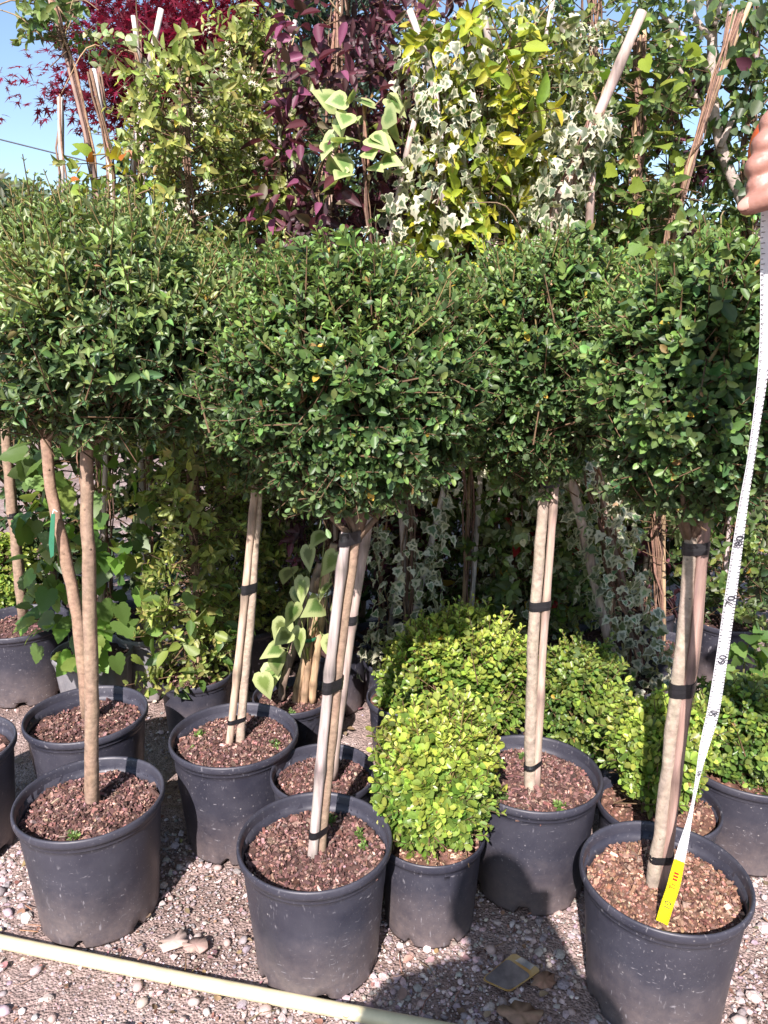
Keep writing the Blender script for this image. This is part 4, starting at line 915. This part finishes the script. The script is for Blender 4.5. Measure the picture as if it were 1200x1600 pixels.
arc = np.r_[0, np.cumsum(np.linalg.norm(np.diff(C_, axis=0), axis=1))]
root = thing('tape_measure', 'tape measure held up by a hand, yellow end resting on the mulch', 'tape measure', (C_[0][0], C_[0][1], C_[0][2]))
def ribbon(i0, i1):
    s = slice(i0, i1); n_ = i1 - i0; rows = []
    for u, w in ((-1, 0), (-.5, -.0012), (0, -.0016), (.5, -.0012), (1, 0)): rows.append(C_[s] + side[s] * Wreal * u + nor_[s] * w)
    top = np.stack(rows, 1); bot = top - nor_[s][:, None] * .0006; V = np.concatenate([top.reshape(-1, 3), bot.reshape(-1, 3)]); F = []
    for i in range(n_ - 1):
        for k in range(4): F.append((i * 5 + k, i * 5 + k + 1, i * 5 + 6 + k, i * 5 + 5 + k)); F.append(tuple(n_ * 5 + q for q in (i * 5 + k, i * 5 + 5 + k, i * 5 + 6 + k, i * 5 + k + 1)))
        for k in (0, 4): F.append((i * 5 + k, i * 5 + 5 + k, n_ * 5 + i * 5 + 5 + k, n_ * 5 + i * 5 + k))
    return V, [np.array(F)]
isp = int(np.argmin(np.abs(tpa[:, 1][(ts).astype(int)] - 1345)))
a = Acc(); a.add(*ribbon(0, isp + 1)); ybl = a.obj('yellow_blade', M['yblade'], root)
a = Acc(); a.add(*ribbon(isp, dns)); wbl = a.obj('white_blade', M['blade'], root)
def on_tape(s):
    f = lambda X: np.array([np.interp(s, arc, X[:, k]) for k in range(3)])
    return f(C_), nrm(f(side)), nrm(f(tan_)), nrm(f(nor_))
def arc_at_py(py): 
    k = np.interp(-py, -tpa[:, 1], np.arange(len(tp))); return float(np.interp(k, ts, arc))
def text_on(txt, s, size, mat, parent, off=0.0, lift=.0012):
    cu = bpy.data.curves.new('digits', 'FONT'); cu.body = txt; cu.size = 1; cu.align_x = 'CENTER'; cu.align_y = 'CENTER'; cu.extrude = .01; cu.resolution_u = 2
    tmp = bpy.data.objects.new('digits', cu); col.objects.link(tmp); dg = bpy.context.evaluated_depsgraph_get()
    me = bpy.data.meshes.new_from_object(tmp.evaluated_get(dg)); bpy.data.objects.remove(tmp); me.materials.clear(); me.materials.append(mat)
    c, sd, tn, nn = on_tape(s); c = c + nn * lift + sd * off
    o = bpy.data.objects.new('digits', me); col.objects.link(o); o.parent = parent
    m = np.eye(4); z_ = nrm(np.cross(tn, -sd)); m[:3, 0] = tn * size * U; m[:3, 1] = -sd * size * U; m[:3, 2] = z_ * size * U; m[:3, 3] = (c - root['_o']) * U; o.matrix_local = Matrix(m.tolist())
S10 = [arc_at_py(q) for q in (1413, 1208, 1117, 1030, 937, 838)]; V10 = [10, 40, 50, 60, 70, 80]
for v, s in zip(V10, S10): text_on(str(v), s, .019 if v != 40 else .012, M['ink'], ybl if v == 10 else wbl, .001)
text_on('Tr', arc_at_py(1386), .017, M['rink'], ybl); text_on('m■■', arc_at_py(1368), .013, M['rink'], ybl) if False else None
for kk, q in enumerate((1374, 1369, 1364)):
    c, sd, tn, nn = on_tape(arc_at_py(q)); a = Acc(); R_ = np.stack([sd, tn, nn], 1); a.add(*box(c + nn * .0012, (.0045, .0022, .0003), R_)); a.obj('red_mark', M['rink'], ybl, None, False) if False else a.obj('red_mark', M['rink'], root, ybl, False)
tk, yk = Acc(), Acc(); cm_ = np.interp(np.arange(3, 128), V10, S10)
for v in range(3, 140):
    s = float(np.interp(v, V10, S10)) if 10 <= v <= 80 else (S10[0] + (v - 10) * (S10[1] - S10[0]) / 30 if v < 10 else S10[-1] + (v - 80) * .1266 * .1)
    if s < .003 or s > arc[-1] - .01: continue
    for half in (0, 1):
        s2 = s + half * .0063; c, sd, tn, nn = on_tape(s2); w = .0024 if half == 0 else .0012
        R_ = np.stack([sd, tn, nn], 1); acc_ = yk if s2 < arc[isp] else tk
        for e_ in (-1, 1): acc_.add(*box(c + nn * .0006 + sd * e_ * (Wreal - w - .0006), (w, .0003, .0004), R_))
tk.obj('graduations', M['ink'], root, wbl, False)
if yk.n: yk.obj('graduations', M['ink'], root, ybl, False)

# ------------------------------------------------------------------ people
def skin_mat():
    m, nt, N, L = newmat('skin'); tc = N('ShaderNodeTexCoord'); n1 = noise(nt, tc.outputs['Object'], 70, 5)
    r = ramp(nt, n1.outputs[0], [(.3, (.27, .125, .092)), (.7, (.36, .19, .145))]); p = N('ShaderNodeBsdfPrincipled'); L(r.outputs[0], p.inputs[0]); p.inputs['Roughness'].default_value = .5
    p.inputs['Subsurface Weight'].default_value = .1; p.inputs['Subsurface Radius'].default_value = (.01, .004, .002); L(bump(nt, n1.outputs[0], .6, .002), p.inputs['Normal'])
    o = N('ShaderNodeOutputMaterial'); L(p.outputs[0], o.inputs[0]); return m
M['skin'] = skin_mat()
def fuse(acc, name, mat, root, voxel, smooth=6, parent=None):
    o = acc.obj(name, mat, root, parent); md = o.modifiers.new('r', 'REMESH'); md.mode = 'VOXEL'; md.voxel_size = voxel * U
    ms = o.modifiers.new('s', 'SMOOTH'); ms.iterations = smooth; ms.factor = .5
    dg = bpy.context.evaluated_depsgraph_get(); me = bpy.data.meshes.new_from_object(o.evaluated_get(dg)); o.modifiers.clear(); o.data = me
    me.polygons.foreach_set('use_smooth', np.full(len(me.polygons), True)); me.materials.clear(); me.materials.append(mat); return o
def blob(acc, p, r, n=10, sides=12):     # tapered limb with rounded ends
    P = np.asarray(p, float); q = resample(P, max(n, 3)) if len(P) > 2 else np.linspace(P[0], P[1], n); d = np.linspace(0, 1, len(P)); rr = np.interp(np.linspace(0, 1, len(q)), d, r)
    t0, t1 = nrm(q[0] - q[1]), nrm(q[-1] - q[-2]); q = np.concatenate([[q[0] + t0 * rr[0] * .8], [q[0] + t0 * rr[0] * .5], q, [q[-1] + t1 * rr[-1] * .5], [q[-1] + t1 * rr[-1] * .8]])
    rr = np.r_[rr[0] * .5, rr[0] * .84, rr, rr[-1] * .84, rr[-1] * .5]; acc.add(*tube(q, rr, sides))
def person(label, foot, yaw, hands, height=2.08, head_tilt=0.0):
    """standing figure: one continuous body mesh with clothes as children; hands = targets for the wrists (right, left)"""
    root = thing('person', label, 'person', (foot[0], foot[1], 0)); k = height / 1.70
    cy, sy = math.cos(yaw), math.sin(yaw)
    def W(x, y, z): return A(foot[0] + (x * cy - y * sy) * k, foot[1] + (x * sy + y * cy) * k, z * k)
    body, shirt, trous = Acc(), Acc(), Acc()
    hd = W(0, .05 + head_tilt, 1.575)
    th = np.linspace(0, math.pi, 14); prof = np.stack([np.sin(th) * .078 * k, np.cos(th) * .115 * k], 1)[::-1]
    V, F = lathe(prof, 20); V[:, 1] *= 1.2; body.add(V + hd, F)
    f_ = lambda x, y, z: hd + A(x * cy - y * sy, x * sy + y * cy, z) * k
    blob(body, [f_(0, .088, .005), f_(0, .11, -.025)], [.012 * k, .016 * k], 4); 
    for s in (-1, 1): blob(body, [f_(s * .079, 0, .015), f_(s * .082, -.008, -.025)], [.014 * k, .010 * k], 4)
    blob(body, [f_(-.022, .088, -.055), f_(.022, .088, -.055)], [.008 * k, .008 * k], 4)
    blob(body, [W(0, .0, 1.38), W(0, .035, 1.5)], [.06 * k, .052 * k])
    blob(body, [W(0, 0, .92), W(0, 0, 1.1), W(0, .01, 1.3), W(0, 0, 1.4)], [.13 * k, .115 * k, .125 * k, .09 * k])
    for z, w in ((.95, .15), (1.1, .135), (1.25, .155), (1.36, .15)): blob(shirt, [W(-w * .55, 0, z), W(w * .55, 0, z)], [.118 * k, .118 * k], 6)
    blob(shirt, [W(-.17, 0, 1.39), W(.17, 0, 1.39)], [.072 * k, .072 * k], 6)
    for s, tgt in zip((1, -1), hands):
        sh = W(s * .185, 0, 1.38); wr = np.asarray(tgt, float) if tgt is not None else W(s * .24, .05, .82)
        el = (sh + wr) / 2; L_ = .56 * k; gap = np.linalg.norm(wr - sh); drop = math.sqrt(max(.0, (L_ / 2) ** 2 - (gap / 2) ** 2)); el = el + A(0, 0, -drop) if tgt is not None else el + W(0, -.04, 0) - W(0, 0, 0)
        blob(body, [sh, el, wr], [.042 * k, .036 * k, .024 * k], 12); blob(shirt, [sh, el, el * .45 + wr * .55], [.062 * k, .052 * k, .046 * k], 12)
        if tgt is None or s < 0 or True:
            pass
        hip = W(s * .085, 0, .90); kn = W(s * .095, .02, .48); an = W(s * .10, -.01, .085)
        blob(body, [hip, kn, an], [.075 * k, .052 * k, .034 * k], 14); blob(trous, [hip, kn, an], [.098 * k, .07 * k, .058 * k], 14)
        a = Acc(); blob(a, [W(s * .10, -.05, .042), W(s * .105, .06, .04), W(s * .115, .15, .03)], [.042 * k, .044 * k, .034 * k], 8); fuse(a, 'shoe', M['shoe'], root, .012)
    blob(trous, [W(-.06, 0, .93), W(.06, 0, .93)], [.118 * k, .118 * k], 6)
    hr = Acc(); V, F = lathe(prof * 1.09, 20); V[:, 1] *= 1.2; V[:, 1] = np.minimum(V[:, 1], .06 * k); sel = V.copy(); sel[:, 2] = np.maximum(sel[:, 2], -.03 * k)
    R3 = np.array([[cy, -sy, 0], [sy, cy, 0], [0, 0, 1]]); hr.add((sel + A(0, -.02 * k, .012 * k)) @ R3.T + hd, F)
    return root, body, (shirt, trous, hr), W, k
def finish(root, body, parts, voxel=.015):
    o = fuse(body, 'body', M['skin'], root, voxel, 4)
    fuse(parts[0], 'shirt', M['cloth'], root, .022, 6); fuse(parts[1], 'trousers', M['jeans'], root, .022, 6); fuse(parts[2], 'hair', M['hair'], root, .012, 3)
    return o
def hand(acc, wrist, fdir, pdir, side_, k=1.27, curl=1.0):
    """relaxed curled hand: palm plus five unequal fingers; fdir = along fingers, pdir = palm normal, side_ = towards the thumb"""
    fdir, pdir, side_ = nrm(fdir), nrm(pdir), nrm(side_); c = wrist + fdir * .05 * k
    for u in (-.028, -.01, .01, .028): blob(acc, [wrist + side_ * u * .6 * k, wrist + fdir * .085 * k + side_ * u * k], [.014 * k, .0125 * k], 6)
    for u, L_ in ((-.030, .058), (-.010, .072), (.010, .078), (.030, .070)):
        p0 = wrist + fdir * .088 * k + side_ * u * k; p1 = p0 + (fdir * math.cos(.6 * curl) + pdir * math.sin(.6 * curl)) * L_ * .45 * k
        p2 = p1 + (fdir * math.cos(1.6 * curl) + pdir * math.sin(1.6 * curl)) * L_ * .32 * k; p3 = p2 + (fdir * math.cos(2.3 * curl) + pdir * math.sin(2.3 * curl)) * L_ * .25 * k
        blob(acc, [p0, p1, p2, p3], [.0095 * k, .0088 * k, .008 * k, .0068 * k], 10, 8)
    t0 = wrist + fdir * .02 * k + side_ * .03 * k; t1 = t0 + (side_ * .8 + fdir * .5 + pdir * .4) * .035 * k; t2 = t1 + (fdir * .8 + pdir * .5) * .032 * k
    blob(acc, [t0, t1, t2], [.0135 * k, .0105 * k, .008 * k], 8, 8)

# the hand that holds the tape, its owner standing just right of the frame
HY = .92; HS = HY / .78
def hp(px, py, dy=0.0): return at(px, py, HY + dy)
wrist = hp(1330, 300, -.01)
root, body, parts, W, kk = person('person just outside the right edge whose hand grips the tape measure', (1.05, .72), math.radians(60), (None, wrist))
o = finish(root, body, parts)
hb = Acc()
blob(hb, [wrist + A(.06, -.02, -.06), wrist], [.036, .034], 6)
for py in (222, 247, 272, 296): blob(hb, [wrist + A(0, 0, (260 - py) * .0002), hp(1240, py - 6, .018)], [.022 * HS, .019 * HS], 8)
for py, tipx, r in ((192, 1192, .0105), (226, 1180, .0112), (260, 1170, .0112), (291, 1171, .0105)):
    r = r * HS * .94
    blob(hb, [hp(1262, py - 30, .0), hp(1216, py - 16, -.028), hp(tipx + 12, py, -.024)], [.0112 * HS, .0106 * HS, r * 1.06], 8, 12)
    blob(hb, [hp(tipx + 12, py, -.024), hp(tipx + 9, py + 7, .007), hp(tipx + 24, py + 8, .033)], [r * 1.02, r * .95, r * .8], 8, 12)
blob(hb, [hp(1275, 286, -.035), hp(1224, 300, -.042), hp(1193, 312, -.035), hp(1168, 322, -.024)], [.0155 * HS, .0128 * HS, .0116 * HS, .0092 * HS], 12, 12)
hob = fuse(hb, 'hand', M['skin'], root, .0028, 2)
bm_ = bmesh.new(); bm_.from_mesh(o.data); bm_.from_mesh(hob.data); bm_.to_mesh(o.data); bm_.free(); bpy.data.objects.remove(hob); hob = o
nail = Acc(); th = np.linspace(0, math.pi / 2, 5); V, F = lathe(np.stack([np.cos(th) * .0078, np.sin(th) * .0024], 1), 14)
nc = hp(1166, 318, -.0315); zx = nrm(A(0, 0, CAMH + .1) - nc + A(-.15, 0, .2)); xx = nrm(hp(1160, 324, -.03) - hp(1190, 311, -.03)); xx = nrm(xx - zx * (xx @ zx)); yy = np.cross(zx, xx)
nail.add((V * A(1.25, .85, 1)) @ np.stack([xx, yy, zx]) + nc, F); nm = nail.obj('fingernail', M['nail'] if 'nail' in M else plain_mat('fingernail', (.42, .24, .19), .35), root, hob)
# orange tape case inside the fist, part of the tape measure
cs = Acc(); cc0 = hp(1226, 232, .03)
V, F = lathe([(0, -.02), (.03, -.02), (.036, -.014), (.036, .014), (.03, .02), (0, .02)], 28); V = V[:, [0, 2, 1]]; cs.add(V * A(1.0, 1, 1.25) + cc0, F)
troot = bpy.data.objects['tape_measure']; cs.obj('case', M['orange'], {'e': troot, '_o': np.array(troot.location) / U})

# the photographer, standing behind the camera: only the shadow reaches the picture
root, body, parts, W, kk = person('photographer behind the camera whose shadow falls across the pots', (-.20, -.62), 0.0, ((.08, -.13, 1.34), (-.10, -.13, 1.34)), 2.02)
for s in (1, -1): hand(body, A(s * .09 - .01, -.13, 1.34), (-s * .35, .45, .5), (-s * .6, .3, .0), (0, -.3, .8))
finish(root, body, parts)
ph = Acc(); ph.add(*box((0, -.045, 1.39), (.048, .006, .098))); tag(ph.obj('phone', M['ink'], smooth=False), 'black phone held up behind the camera by the photographer', 'phone')
